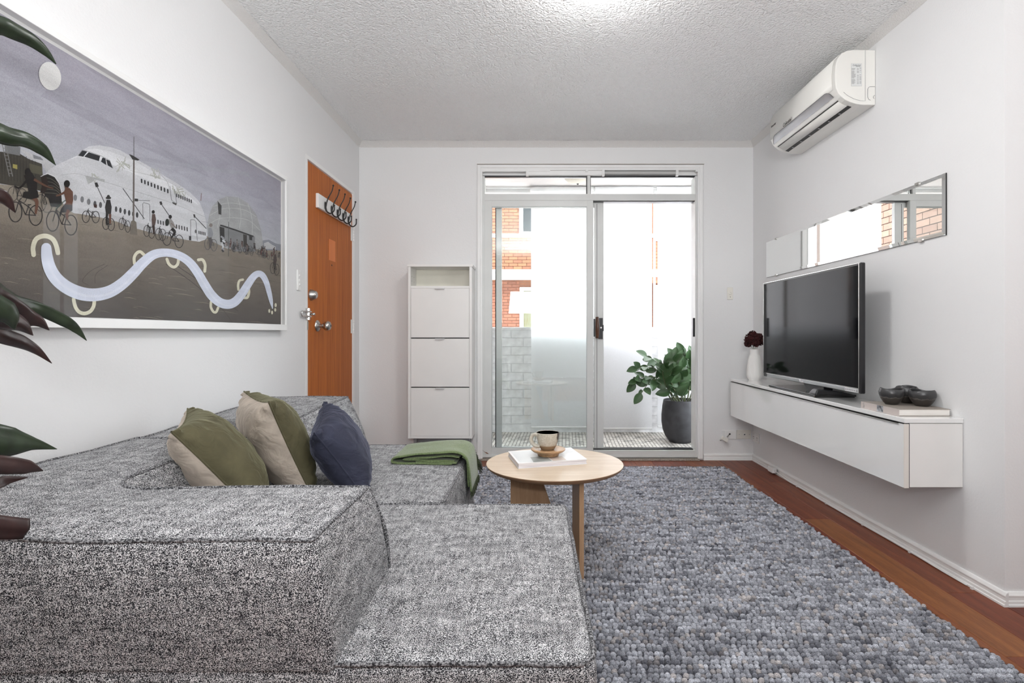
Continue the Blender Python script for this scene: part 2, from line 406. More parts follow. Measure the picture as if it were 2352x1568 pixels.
m_pot = M('charcoal_stone_pot', (.030, .030, .034), .6, var=.35, vs=14, bump=.2, bs=60)
m_potw = M('basket_pot', (.45, .42, .38), .8)
m_soil = M('potting_soil', (.03, .022, .016), .95, bump=.8, bs=80, bd=.01)
m_vase = M('white_bisque', (.80, .79, .77), .7, var=.02)
m_flower = M('dark_red_petal', (.050, .008, .008), .8, var=.6, vs=60)
m_flstem = M('pale_green_stem', (.42, .45, .33), .6)
def bowl_mat():
    n = N('dark_ceramic'); c = n.new('ShaderNodeTexCoord'); sp = n.new('ShaderNodeSeparateXYZ'); n.link(c.outputs['Object'], sp.inputs[0])
    z = n.math('ADD', sp.outputs['Z'], n.math('MULTIPLY', n.math('SUBTRACT', n.noise(45, 3), .5), .022))
    n.set(**{'Base Color': n.ramp(n.math('MULTIPLY', z, 14), [(.40, (.042, .036, .032)), (.45, (.13, .12, .11)), (.49, (.028, .028, .030)), (.9, (.05, .05, .052))]), 'Roughness': .3}); n.bump(n.noise(70, 2), .2, .002); return n.m
m_bowl = bowl_mat()
def mug_mat():
    n = N('two_tone_stoneware'); c = n.new('ShaderNodeTexCoord'); sp = n.new('ShaderNodeSeparateXYZ'); n.link(c.outputs['Object'], sp.inputs[0])
    nz_ = n.math('MULTIPLY', n.math('SUBTRACT', n.noise(60, 3), .5), .012)
    base = n.ramp(n.noise(160, 3), [(.35, (.48, .44, .36)), (.7, (.62, .58, .50))])
    side = n.ramp(n.math('ADD', n.math('MULTIPLY', n.math('ADD', sp.outputs['X'], nz_), 12), .5), [(.95, 0), (.99, 1)])
    low = n.ramp(n.math('MULTIPLY', n.math('ADD', sp.outputs['Z'], n.math('MULTIPLY', nz_, .3)), 20), [(.36, 1), (.40, 0)])
    c2 = n.mix(side, base, (.085, .065, .05)); c3 = n.mix(low, c2, (.30, .21, .13))
    n.set(**{'Base Color': c3, 'Roughness': .28}); return n.m
m_mug = mug_mat()
m_muginner = M('dark_grey_glaze', (.16, .15, .13), .2, var=.25, vs=30)
m_paper = M('book_pages', (.80, .79, .78), .8, var=.08, vs=3)
def pages_mat(name, a, b):
    n = N(name); n.set(**{'Base Color': n.ramp(n.noise(300, 2, .5, 0, (.02, .02, 1)), [(.35, a), (.65, b)]), 'Roughness': .8}); return n.m
m_pages = pages_mat('page_edges', (.60, .57, .60), (.86, .84, .86))
m_pages2 = pages_mat('cream_page_edges', (.70, .66, .62), (.80, .77, .73))
m_cover = M('white_cover', (.82, .83, .84), .35, var=.02)
m_cover2 = M('taupe_cover', (.30, .265, .23), .5)
m_spine2 = M('greige_spine', (.55, .49, .46), .6)
m_pgreen = M('cover_photo_grey', (.33, .36, .35), .35, var=.2, vs=20); m_ptan = M('cover_photo_tan', (.62, .54, .48), .35, var=.1); m_pblue = M('cover_photo_pale', (.66, .70, .71), .35, var=.08)
def emit(name, s_, col=(1, .995, .985)):
    n = N(name); n.set(**{'Base Color': (.9, .9, .9), 'Emission Color': col, 'Emission Strength': s_}); return n.m
m_lamp = emit('lit_opal_glass', LAMP_STRENGTH); m_rear_fill = emit('rear_fill_glow', REAR_FILL)
m_opal = M('unlit_cream_glass', (.72, .66, .55), .3)
# ------------------------------------------------------------------ room shell
D = 4.133; XL, XR, YR, H = -1.333, 1.683, 1.927, 2.433
dY0, dY1, dZ = 3.187, 4.004, 2.0                           # entry door opening in the left wall
b = MB().box(XL - .14, XL, -3.5, dY0, 0, H).box(XL - .14, XL, dY1, D + .12, 0, H).box(XL - .14, XL, dY0, dY1, dZ, H)
struct(b.build('wall_left', m_wall))
OX0, OX1, OZ = -.40, 1.267, 2.235                          # balcony door opening
b = MB().box(XL, OX0, D, D + .12, 0, H).box(OX1, XR + .1, D, D + .12, 0, H).box(OX0, OX1, D, D + .12, OZ, H)
struct(b.build('wall_back', m_wall))
struct(MB().box(XR, XR + .1, YR, D, 0, H).build('wall_right', m_wall))
struct(MB().box(XR + .1, 3.7, YR, YR + .1, 0, H).build('wall_side', m_wall2))
struct(MB().box(XL, 3.7, -3.6, -3.5, 0, H).build('wall_rear', m_wall))
struct(MB().box(3.6, 3.7, -3.5, YR, 0, H).build('wall_kitchen', m_wall))
struct(MB().box(XL - .14, 3.7, -3.6, D + .12, H, H + .12).build('ceiling', m_ceil))
fl = struct(MB().box(XL - .14, 3.7, -3.6, D + .12, -.12, -.012).build('floor', m_dark))
PW = .131; rr_ = random.Random(3)
proto = {}
x = XL; k = 0
while x < 3.58:
    y = -3.5 + rr_.uniform(-1.2, 0)
    while y < D:
        L = rr_.choice((.9, 1.2, 1.2, 1.5)); y0, y1 = max(y, -3.5), min(y + L, D); x1 = min(x + PW, 3.6)
        if x >= XR - .01: y1 = min(y1, YR + .02)
        if True:
            if y1 > y0 + .02:
                p = MB().box(x, x1 - .0012, y0, y1 - .0012, -.012, rr_.uniform(-.0004, 0)).build('plank', m_plank, origin=(x, y0, 0), bevel=.0008, seg=1)
                p.parent = fl
        y += L
    x += PW

def skirting(name, a, bb, nrm, z0=0):
    """moulded skirting from a to bb (xy), nrm points into the room"""
    prof = [(0, .0), (.0165, .0), (.0165, .007), (.0125, .009), (.0125, .0185), (.0095, .021), (.0095, .033), (.012, .035), (.012, .039), (.007, .049), (0, .050)]
    A = [Vector((a[0] + nrm[0] * d, a[1] + nrm[1] * d, z0 + z)) for d, z in prof]; B = [Vector((bb[0] + nrm[0] * d, bb[1] + nrm[1] * d, z0 + z)) for d, z in prof]
    n = len(prof); m_ = MB().add(A + B, [(i, (i + 1) % n, n + (i + 1) % n, n + i) for i in range(n)] + [tuple(range(n)), tuple(range(n, 2 * n))[::-1]])
    return struct(m_.build(name, m_trim, normals=True))
skirting('baseboard_back', (1.30, D), (XR, D), (0, -1)); skirting('baseboard_right', (XR, YR - .016), (XR, D - .0), (-1, 0))
skirting('baseboard_side', (XR - .0, YR), (3.6, YR), (0, -1)); skirting('baseboard_left', (XL, -3.5), (XL, dY0 - .05), (1, 0)); skirting('baseboard_left_corner', (XL, D), (-.46, D), (0, -1))
def cove(name, a, bb, nrm):
    s_ = .034; n = 60; G = []
    A = Vector((*a, 0)); B = Vector((*bb, 0)); nn = Vector((*nrm, 0))
    for i in range(n + 1):
        p = A.lerp(B, i / n); row = []
        for j in range(6):
            t = j / 5; w_ = .0035 * mn.noise(p * 14 + Vector((j * .7, 0, 3)))
            ang = t * math.pi / 2; off = nn * (s_ * .9 * (1 - math.cos(ang)) * .55 + s_ * .45 * t + w_) ; row.append(p + off + Vector((0, 0, H - s_ * 1.25 * (1 - t) + w_)))
        G.append(row)
    return struct(MB().grid(G).build(name, m_crust, smooth=180))
cove('trim_1', (XL, -3.5), (XL, D), (1, 0)); cove('trim_2', (XL, D), (XR, D), (0, -1)); cove('trim_3', (XR, YR), (XR, D), (-1, 0)); cove('trim_4', (XR, YR), (3.6, YR), (0, -1))
# ------------------------------------------------------------------ entry door (left wall)
dr = thing('door_1', (XL, dY0, 0), 'orange brown timber entry door with a hook rail, left of the corner', None, kind='structure')
MB().box(XL - .05, XL - .006, dY0 + .004, dY1 - .018, .008, dZ - .006).build('door_leaf', m_door, dr, bevel=.002)
MB().box(XL - .06, XL + .001, dY1 - .014, dY1 + .02, 0, dZ + .0).box(XL - .06, XL + .001, dY0 - .03, dY1 + .02, dZ - .001, dZ + .022).box(XL - .06, XL + .0008, dY0 - .03, dY0 + .001, 0, dZ).build('door_frame', m_trim, dr)
for zc in (1.70, 1.02, .25):
    h = MB()
    for i in range(5): h.tube([(XL + .004, dY1 - .015, zc - .05 + i * .02), (XL + .004, dY1 - .015, zc - .033 + i * .02)], .006, 8)
    h.box(XL - .008, XL - .004, dY1 - .045, dY1 - .006, zc - .05, zc + .05); h.build('hinge', m_trim, dr, smooth=40)
def dpt(x, y, off=0): return onx(x, y, XL + .0) + Vector((off, 0, 0))
a, c = dpt(757.5, 548), dpt(772, 604)
MB().box(XL - .0062, XL - .0045, a.y, c.y, dpt(757.5, 597).z, a.z).build('veneer_patch', m_patch, dr)
MB().lathe([(.006, 0), (.0055, .002)], dpt(764, 609, -.0062), 10, axis=(1, 0, 0)).build('peephole', m_dark, dr)
# knob, deadbolt, latch
kc = dpt(731, 748, -.006)
MB().lathe([(.036, 0), (.035, .004), (.022, .012), (.013, .018), (.012, .034), (.020, .040), (.0285, .052), (.029, .066), (.024, .078), (.012, .084), (.009, .084)], kc, 28, axis=(1, 0, 0)).build('door_knob', m_steel, dr, smooth=50)
MB().lathe([(.008, .0), (.008, .0005)], kc + Vector((.0842, 0, 0)), 14, axis=(1, 0, 0)).build('keyhole', m_dark, dr)
dc = dpt(716, 677, -.006)
MB().lathe([(.034, 0), (.034, .006), (.0235, .030), (.021, .034), (.012, .034)], dc, 28, axis=(1, 0, 0)).build('deadbolt', m_steel, dr, smooth=40)
MB().lathe([(.018, 0), (.0165, .003), (.006, .003)], dc + Vector((.034, 0, 0)), 20, axis=(1, 0, 0)).build('lock_cylinder', m_chrome, dr, smooth=40)
lt = dpt(706, 721); g = MB(); lz = lt.z
g.box(XL + .001, XL + .006, lt.y - .03, lt.y + .028, lz - .034, lz + .034)
g.tube([(XL + .012, lt.y - .10, lz + .014), (XL + .014, lt.y + .02, lz + .014)], .005, 8).tube([(XL + .012, lt.y - .10, lz - .014), (XL + .014, lt.y + .02, lz - .014)], .005, 8)
g.tube([(XL + .012, lt.y - .10, lz + .014), (XL + .012, lt.y - .112, lz), (XL + .012, lt.y - .10, lz - .014)], .005, 8)
g.tube([(XL + .002, lt.y + .015, lz), (XL + .03, lt.y + .015, lz)], .005, 8).ball((XL + .032, lt.y + .015, lz), .009)
g.tube([(XL + .008, lt.y, lz - .034), (XL + .008, lt.y, lz + .034)], .007, 8)
g.build('swing_latch', m_chrome, dr, smooth=40)
MB().box(XL - .003, XL + .003, dY0 - .012, dY0 + .006, .99, 1.04).build('strike_plate', m_steel, dr)

# hook rail on the door
hk0 = dpt(727, 443, 0); hk1 = dpt(803, 480, 0)
ra = thing('hook_rail', (XL, hk0.y, 1.72), 'white hook rail with five black hooks screwed to the timber door', 'hook rail')
z1 = dpt(727, 443).z; z0 = dpt(727, 476).z
MB().box(XL - .006, XL + .012, hk0.y, hk1.y, z0, z1).build('backboard', m_trim, ra, bevel=.003)
for i in range(5):
    yy = hk0.y + (hk1.y - hk0.y) * (.17 + .178 * i); zz = (z0 + z1) / 2 - .005; m_ = MB()
    X0 = XL + .012
    m_.tube(catmull([(X0 + .004, yy, zz - .022), (X0 + .008, yy, zz + .0), (X0 + .020, yy, zz + .04), (X0 + .044, yy, zz + .085), (X0 + .053, yy, zz + .118)], 5), [.0055] * 6 + [.0042] * 6 + [.0034] * 9, 8)
    m_.tube(catmull([(X0 + .004, yy, zz - .012), (X0 + .012, yy, zz - .040), (X0 + .036, yy, zz - .054), (X0 + .058, yy, zz - .036), (X0 + .060, yy, zz - .006)], 5), [.0056] * 5 + [.0043] * 16, 8)
    m_.ball((X0 + .0535, yy, zz + .122), .0062, 10, 6).ball((X0 + .060, yy, zz - .003), .0056, 10, 6)
    m_.ball((X0 + .003, yy, zz - .004), (.005, .010, .026), 12, 8)
    m_.build('hook', m_iron, ra, smooth=60)

# ------------------------------------------------------------------ balcony sliding door with transom
sd = thing('door_2', (.43, D, 0), 'white sliding balcony door with transom lights, slid half open', None, kind='structure')
Yf = D - .018
def pb(name, rects, Y, depth, mat, parent=sd, bevel=.0015):
    m_ = MB()
    for i_, r in enumerate(rects): m_.pbox(*r, Y + i_ * .0005, depth)
    return m_.build(name, mat, parent, bevel=bevel)
pb('architrave', [(1096, 1103.5, 378, 1054, ), (1607.5, 1615, 378, 1054), (1096, 1615, 378, 385)], Yf, .022, m_trim, bevel=.003)
pb('architrave_inner', [(1103, 1108, 384, 1054), (1603, 1608, 384, 1054), (1103, 1608, 384, 389)], Yf + .006, .05, m_trim, bevel=.002)
MB().box(-.43, 1.305, D - .02, D + .0, 2.2595, 2.2615).build('shadow_line', m_edge, sd)
pb('head_lining', [(1106, 1606, 388, 404)], D + .035, .07, m_trim)
pb('door_jamb', [(1106, 1113, 404, 1050), (1597, 1605, 404, 1050)], D + .0, .11, m_alu)
pb('transom_bar', [(1105, 1606, 445, 460)], D + .002, .10, m_alu)
pb('mullion', [(1349, 1356, 402, 446)], D + .006, .06, m_alu)
pb('gasket', [(1106, 1350, 403, 407), (1106, 1109.5, 403, 446), (1346.5, 1350, 403, 446), (1355.5, 1600, 403, 407), (1355.5, 1357, 403, 446), (1595.5, 1600, 403, 446)], D + .022, .02, m_black, bevel=0)
for a_, b_ in ((1108, 1348), (1357, 1597)): MB().pbox(a_, b_, 405, 446, D + .03, .004).build('transom_glass', m_glass, sd)
pb('fixed_frame', [(1112, 1129.5, 460, 1046), (1348, 1362.5, 460, 1046), (1112, 1362, 460, 474), (1112, 1362, 1028.5, 1046)], D + .004, .036, m_alu)
pb('glazing_bead', [(1128.5, 1130.5, 473, 1029.5), (1347, 1348.5, 473, 1029.5), (1129, 1348, 473, 476.5), (1129, 1348, 1027.5, 1029)], D + .010, .012, m_alu2, bevel=0)
MB().pbox(1129, 1348.5, 474, 1029, D + .02, .005).build('fixed_glass', m_glass, sd)
Ys = D + .052
sl = pb('sliding_leaf', [(1365.5, 1386.5, 463, 1031), (1139.5, 1152.5, 463, 1031), (1139.5, 1386, 463, 476), (1139.5, 1386, 1027, 1036)], Ys, .034, m_alu, bevel=.001)
MB().pbox(1152, 1366, 475, 1028, Ys + .015, .005).build('sliding_glass', m_glass, sl)
pb('stile_groove', [(1137.5, 1139.5, 465, 1031), (1370.5, 1371.5, 468, 1028)], Ys - .001, .02, m_dark, sl, 0)
pb('sill', [(1363, 1605, 1034, 1047)], D + .0, .10, m_alu)
pb('track', [(1363, 1592, 1030.5, 1034)], D + .02, .06, m_black, bevel=0)
pb('bottom_frame', [(1105, 1606, 1045, 1050.5)], D - .004, .11, m_alu)
MB().box(-.40, 1.267, D - .03, D + .11, -.001, .014).build('threshold', M('speckled_threshold', (.32, .28, .24), .8, var=.5, vs=160), sd, bevel=.003)
pb('head_track', [(1363, 1605, 460, 463)], D + .02, .06, m_black, bevel=0)
# lock and grip
hl = pb('lock_plate', [(1375, 1384.5, 730, 778), (1384, 1387, 746, 760)], Ys - .014, .014, m_black, sl, .001)
pb('back_plate', [(1363.5, 1367, 732, 773)], Ys - .012, .012, m_black, sl, .001)
gc = at(1370.3, 752, Ys); gr = []
for i in range(13):
    t = i / 12; gr.append((gc.x, Ys - .040 - .008 * math.sin(math.pi * t), gc.z + .080 - .16 * t))
MB().tube(gr, [.0105 + .003 * math.sin(math.pi * i / 12) for i in range(13)], 12, flat=1.2).tube([gr[1], (gc.x, Ys, gr[1][2])], .006, 8).tube([gr[11], (gc.x, Ys, gr[11][2])], .006, 8).build('pull_grip', m_grip, sl, smooth=50)
kc = at(1380.5, 752.3, Ys - .0145)
MB().lathe([(.0075, 0), (.0065, .003), (.003, .003)], kc, 16, axis=(0, -1, 0)).build('key_cylinder', m_chrome, sl, smooth=40)
pb('strike_plate', [(1591.5, 1596.5, 730, 773)], D + .0, .004, m_black)
# curtain rail and roller tube over the transom
br = thing('blind_rail', (.43, D, 2.2), 'white roller blind rail with brackets above the transom lights', 'blind rail')
pb('rail', [(1108, 1604, 387.5, 390.5), (1108, 1264, 390, 393.5)], D - .012, .03, m_trim, br)
pb('tube', [(1212, 1386, 391, 402)], D - .008, .035, m_trim, br, .004)
m_ = MB(); a, c = at(1388, 397, D + .012), at(1552, 397, D + .012); m_.tube([a, c], .014, 16); m_.build('roller_tube', M('grey_tube', (.50, .50, .49), .4), br, smooth=50)
for q in (1106, 1208, 1345, 1383, 1553, 1598): pb('bracket', [(q, q + 6, 388, 403 if q in (1208, 1383, 1553) else 394)], D - .016, .03, m_plate, br, .001)
# dried leaf stuck to the frame
p0, p1, p2 = at(1108, 1033, D - .02), at(1114, 1038, D - .02), at(1123, 1042, D - .02)
MB().grid([[p0, p0 + Vector((0, -.001, 0))], [p1 + Vector((0, 0, .001)), p1 + Vector((0, -.004, -.001))], [p1.lerp(p2, .5) + Vector((0, 0, .004)), p1.lerp(p2, .5) + Vector((0, -.006, -.004))], [p2, p2 + Vector((0, -.001, 0))]]).build('dried_leaf', M('dry_brown_leaf', (.18, .08, .04), .7), None, origin=p0, solid=.0008)
tag(bpy.data.objects['dried_leaf'], 'tiny curled dry leaf clinging to the bottom of the balcony door frame', 'leaf')

# ------------------------------------------------------------------ balcony
YB = 5.30
struct(MB().box(-1.42, 2.6, D + .12, YB + .12, -.12, 0).build('balcony_floor', m_bfloor))
struct(MB().box(-1.42, 2.6, D + .12, YB + .25, 2.395, 2.55).build('balcony_ceiling', m_soffit))
bm_ = MB()
bm_.box(-1.3, 2.6, YB - .02, YB + .10, 2.345, 2.397).box(-1.3, 2.6, YB - .06, YB - .045, 2.375, 2.396)
struct(bm_.build('beam', m_trim))
bal = struct(MB().box(-1.3, 2.6, YB + .004, YB + .11, 0, 1.0).build('balcony_wall', m_pwall))
MB().box(-1.3, 2.6, YB - .012, YB + .125, 1.0, 1.03).build('coping', m_pbrick, bal, bevel=.004)
MB().box(-1.3, 2.6, YB - .012, YB + .01, 0, .075).build('plinth', m_pbrick, bal, bevel=.003)
pr = MB().box(.0015, .2385, -.0035, .05, .0015, .0828).build('brick', m_pbrick, bal, bevel=.003, seg=1); pr.location = (-1.3, YB + .0, .080)
first = True
for r in range(11):
    for c_ in range(13):
        X = -1.3 + c_ * .24 + (0 if r % 2 else -.12)
        if X + .24 > 1.85 or X < -1.31: continue
        if r == 0 and c_ == 1 - (r % 2): continue
        o = inst(pr, 'brick', bal, (X, YB + U(0, .001), .080 + r * .0842))
struct(MB().box(2.5, 2.6, D + .12, YB, 0, 2.4).build('wall_balcony_right', m_pbrick))
# guide posts and blinds
for X in (-.99, .588, 1.185, 2.0):
    w0 = .010
    o = MB().box(X - w0, X + w0, YB - .03, YB - .008, 1.03, 2.36).build('window_post', m_trim, None, origin=(X, YB, 1.03))
    tag(o, None, None, None, 'structure')
bl_n = {0: 'white translucent roller blind hanging behind the fixed left glass pane', 1: 'white translucent roller blind hanging in the open half of the balcony door', 2: 'white translucent roller blind hanging behind the potted balcony plant'}
for i, (x0, x1, zb) in enumerate(((-.021, .572, .062), (.606, 1.149, .048), (1.203, 1.80, .068))):
    t_ = thing('roller_blind', ((x0 + x1) / 2, YB - .07, 2.36), bl_n[i], 'roller blind', 'balcony roller blinds')
    G = []
    for a_ in range(13):
        row = []
        for b_ in range(25):
            X = x0 + (x1 - x0) * a_ / 12; z = zb + (2.355 - zb) * b_ / 24
            row.append(Vector((X, YB - .075 + .0035 * mn.noise(Vector((X * 3, z * 1.2, i))), z)))
        G.append(row)
    MB().grid(G).build('fabric', m_blind, t_, smooth=180)
    MB().tube([(x0, YB - .075, zb), (x1, YB - .075, zb)], .009, 12).build('bottom_bar', m_plate, t_, smooth=50)
    MB().tube([(x0 - .01, YB - .075, 2.365), (x1 + .01, YB - .075, 2.365)], .022, 16).build('roller', m_plate, t_, smooth=50)
bl = thing('bulkhead_light', (.40, 4.86, 2.395), 'cream domed bulkhead light on the balcony ceiling, seen through the transom', 'ceiling light')
MB().lathe([(.135, 0), (.135, -.012), (.128, -.014)], (.40, 4.86, 2.395), 32).build('base_ring', m_trim, bl, smooth=40)
MB().lathe([(.126, -.012), (.118, -.035), (.09, -.062), (.05, -.076), (.006, -.080)], (.40, 4.86, 2.395), 32).build('glass_dome', m_opal, bl, smooth=180)
MB().lathe([(.011, -.078), (.008, -.088), (.004, -.09)], (.40, 4.86, 2.395), 12).build('finial', m_iron, bl, smooth=60)

# brick side wing that the mirror catches
wg = struct(MB().box(-1.42, -1.306, D + .12, 9.5, -3, 5).build('wall_wing', m_mortar))
pw = None
for r in range(16):
    for c_ in range(11):
        Y = 5.6 + c_ * .24 + (.12 if r % 2 else 0); Z = 1.55 + r * .086
        if pw is None:
            pw = MB().box(-.008, .012, .004, .234, .004, .080).build('brick', m_brick_p, wg, bevel=.002, seg=1); pw.location = (-1.306, Y, Z)
        else: inst(pw, 'brick', wg, (-1.306 + U(0, .002), Y, Z))
struct(MB().box(-40, 40, 5.6, 60, -3.1, -3).build('ground', M('courtyard_concrete', (.45, .44, .42), .9, bump=.3, bs=10)))

# neighbouring brick block
NY = 14.6; NL = 15.5
ab = thing('apartment_building', at(1250, 765, NY), 'orange brick apartment block with white bands beyond the balcony', 'building')
def zy(y, Y=NY): return ZC + (CY - y) / F * Y
def xx(x, Y=NY): return (x - CX) / F * Y
m_ = MB(); m_.box(-9, 9, NY + .02, NY + .3, zy(619), 9); m_.build('upper_wall', m_bt, ab)
MB().box(-9, 9, NL + .02, NL + .3, -3, zy(619)).build('lower_wall', m_bt, ab)
MB().box(-9, 9, NY - .04, NY + .05, zy(545), zy(537)).build('sill_band', m_bright, ab)
MB().box(-9, 9, NY - .03, NL + .02, zy(635), zy(619)).build('floor_slab', m_bright, ab)
def nwindow(x0, x1, y0, y1, Y, pane_mat):
    fw = .10; X0, X1, Z0, Z1 = xx(x0, Y), xx(x1, Y), zy(y1, Y), zy(y0, Y)
    o = MB().box(X0, X0 + fw, Y - .05, Y + .03, Z0, Z1).box(X1 - fw, X1, Y - .05, Y + .03, Z0, Z1).box(X0 + fw, X1 - fw, Y - .048, Y + .028, Z1 - fw * .9, Z1).box(X0 + fw, X1 - fw, Y - .048, Y + .028, Z0, Z0 + fw * .5).build('window', m_bright, ab, bevel=.01)
    MB().box(X0 + fw, X1 - fw, Y + .0, Y + .015, Z0, Z1).build('pane', pane_mat, o); return o
nwindow(1193, 1262, 462, 537, NY, m_darkglass); nwindow(1194, 1262, 660, 775, NL, m_curt); nwindow(1400, 1490, 470, 537, NY, m_darkglass); nwindow(1505, 1600, 440, 553, NY, m_bright); nwindow(1505, 1600, 655, 775, NY + .3, m_bright)
MB().box(xx(1196, NL), xx(1200, NL), NL - .06, NL - .045, zy(775, NL), zy(665, NL)).build('window_bead', m_soffit, ab)
def brickfield(x0, x1, y0, y1, Y, mat, avoid=None):
    X0, X1, Z0, Z1 = xx(x0, Y), xx(x1, Y), zy(y1, Y), zy(y0, Y); p = None; r = 0; z = Z1 - .086
    while z > Z0 - .02:
        X = X0 - (.12 if r % 2 else 0)
        while X < X1 - .05:
            a_, b_ = max(X, X0), min(X + .24, X1)
            if b_ - a_ > .06:
                if b_ - a_ < .235: MB().box(a_ + .006, b_ - .006, Y - .006, Y + .03, z + .006, z + .080).build('brick', mat, ab)
                elif p is None: p = MB().box(a_ + .006, b_ - .006, Y - .006, Y + .03, z + .006, z + .080).build('brick', mat, ab); pa, pz = a_, z
                else: inst(p, 'brick', ab, (a_ - pa, 0, z - pz))
            X += .24
        z -= .0862; r += 1
brickfield(1128, 1193, 466, 537, NY, m_brick_o); brickfield(1128, 1226, 545.5, 619, NY, m_brick_o); brickfield(1128, 1193.5, 646, 760, NL, m_brick_r); brickfield(1494, 1516, 555, 653, NY, m_brick_o)
# ------------------------------------------------------------------ rug
rg = thing('rug', (.24, 2.4, 0), 'large grey chunky looped wool rug under the sofa and coffee table', 'rug')
RX0, RX1, RY0, RY1 = -1.0, 1.372, .75, 3.895
MB().box(RX0, RX1, RY0, RY1, .0005, .007).build('backing', m_rugbase, rg)
def loops():
    rs = np.random.RandomState(5); px, py = .0162, .0203
    nx, ny = int((RX1 - RX0) / px), int((RY1 - RY0) / py); nseg = 8
    ang = np.linspace(0, 2 * np.pi, nseg, endpoint=False)
    base = []
    for r, z in ((.86, 0.0), (1.0, .42), (.66, .85)):
        base.append(np.stack([r * np.cos(ang), r * np.sin(ang), np.full(nseg, z)], 1))
    base = np.concatenate(base + [np.array([[0, 0, 1.0]])]); nv = len(base)
    fs = []
    for k in range(2):
        for j in range(nseg): fs.append((k * nseg + j, k * nseg + (j + 1) % nseg, (k + 1) * nseg + (j + 1) % nseg, (k + 1) * nseg + j))
    tri = [(2 * nseg + j, 2 * nseg + (j + 1) % nseg, 3 * nseg) for j in range(nseg)]
    cx, cy = np.meshgrid(np.arange(nx), np.arange(ny)); cx = cx.ravel(); cy = cy.ravel(); n = len(cx)
    X = RX0 + (cx + .5) * px + (rs.uniform(0, 1, ny) * px)[cy] + rs.normal(0, .0018, n); Y = RY0 + (cy + .5) * py + rs.normal(0, .0012, n) + .0014 * np.sin(X * 9 + cy * .7)
    sx = px * rs.uniform(.50, .70, n); sy = py * rs.uniform(.38, .50, n); sz = rs.uniform(.010, .0155, n); rot = rs.normal(.12, .30, n)
    P = np.zeros((n, nv, 3)); c_, s_ = np.cos(rot)[:, None], np.sin(rot)[:, None]
    bx = base[None, :, 0] * sx[:, None]; by = base[None, :, 1] * sy[:, None]
    P[..., 0] = X[:, None] + bx * c_ - by * s_; P[..., 1] = Y[:, None] + bx * s_ + by * c_; P[..., 2] = .0055 + base[None, :, 2] * sz[:, None]
    # yarn colour: runs along a row, with single dark or pale felted loops
    rowv = rs.uniform(0, 1, ny * 90); run = rowv[(cy * 90 + (cx // 6 + cy * 3) % 90)]
    v = np.clip(.02 + .44 * run + .52 * rs.uniform(0, 1, n), 0, 1)
    dk = np.array([.050, .053, .074]); lt = np.array([.70, .72, .78]); col = dk + (lt - dk) * v[:, None]
    warm = rs.uniform(0, 1, n) < .12; col[warm] = col[warm] * np.array([1.10, 1.0, .90])
    F4 = np.array(fs); F3 = np.array(tri); offs = (np.arange(n) * nv)[:, None, None]
    A4 = (F4[None] + offs).reshape(-1); A3 = (F3[None] + offs).reshape(-1)
    me = bpy.data.meshes.new('wool_loops'); V = P.reshape(-1, 3) - np.array(WORLD['rug'])
    n4, n3 = n * len(fs), n * len(tri)
    me.vertices.add(len(V)); me.vertices.foreach_set('co', V.ravel()); me.loops.add(n4 * 4 + n3 * 3); me.polygons.add(n4 + n3)
    me.loops.foreach_set('vertex_index', np.concatenate([A4, A3]).astype(np.int32))
    st = np.concatenate([np.arange(n4) * 4, n4 * 4 + np.arange(n3) * 3]); me.polygons.foreach_set('loop_start', st.astype(np.int32))
    me.update(calc_edges=True); me.polygons.foreach_set('use_smooth', np.ones(n4 + n3, bool)); me.materials.append(m_wool)
    ca = me.color_attributes.new('paint', 'FLOAT_COLOR', 'POINT'); cc = np.ones((n, nv, 4)); cc[..., :3] = col[:, None, :]
    ca.data.foreach_set('color', cc.ravel()); me.validate()
    o = bpy.data.objects.new('wool_loops', me); o.parent = rg; COL.objects.link(o); WORLD[o.name] = WORLD['rug']; o['kind'] = 'stuff'
loops()
m_ = MB(); rs = random.Random(4)
for i in range(1500):
    e = rs.random()
    if e < .6: p = Vector((RX1 - .004, rs.uniform(RY0, RY1), .010)); d = Vector((1, rs.uniform(-.9, .9), rs.uniform(-.2, .5)))
    else: p = Vector((rs.uniform(RX0, RX1), RY1 - .004, .010)); d = Vector((rs.uniform(-.9, .9), 1, rs.uniform(-.2, .5)))
    L = rs.uniform(.006, .02); q = p + d.normalized() * L; s_ = Vector((0, 0, .0006)); m_.add([p - s_, p + s_, q], [(0, 1, 2)])
o = m_.build('edge_fuzz', m_rugbase, rg); o['kind'] = 'stuff'

# ------------------------------------------------------------------ modular sofa
so = thing('modular_sofa', (-.8, 1.8, .016), 'long low black and white boucle modular sofa with chaise end along the left wall', 'sofa')
SZ = .405
def hexc(x0, x1, y0, y1, z0, z1): return [(x0,y0,z0),(x1,y0,z0),(x1,y1,z0),(x0,y1,z0),(x0,y0,z1),(x1,y0,z1),(x1,y1,z1),(x0,y1,z1)]
MB().soft(hexc(-1.30, .112, .925, 1.79, .04, SZ), 16, .022, .006, .004, 1).build('chaise_seat', m_fab, so, smooth=60)
MB().soft(hexc(-1.30, -.297, 1.797, 2.74, .04, SZ), 16, .024, .012, .005, 2).build('seat', m_fab, so, smooth=60)
def rim(z, pts, r=.0052, n=6, close=False):
    P = [Vector(p) for p in pts]
    return P
def cordpath(pts, k=6, nz=.0018):
    P = catmull(pts, k); return [p + mn.noise_vector(p * 30) * nz for p in P]
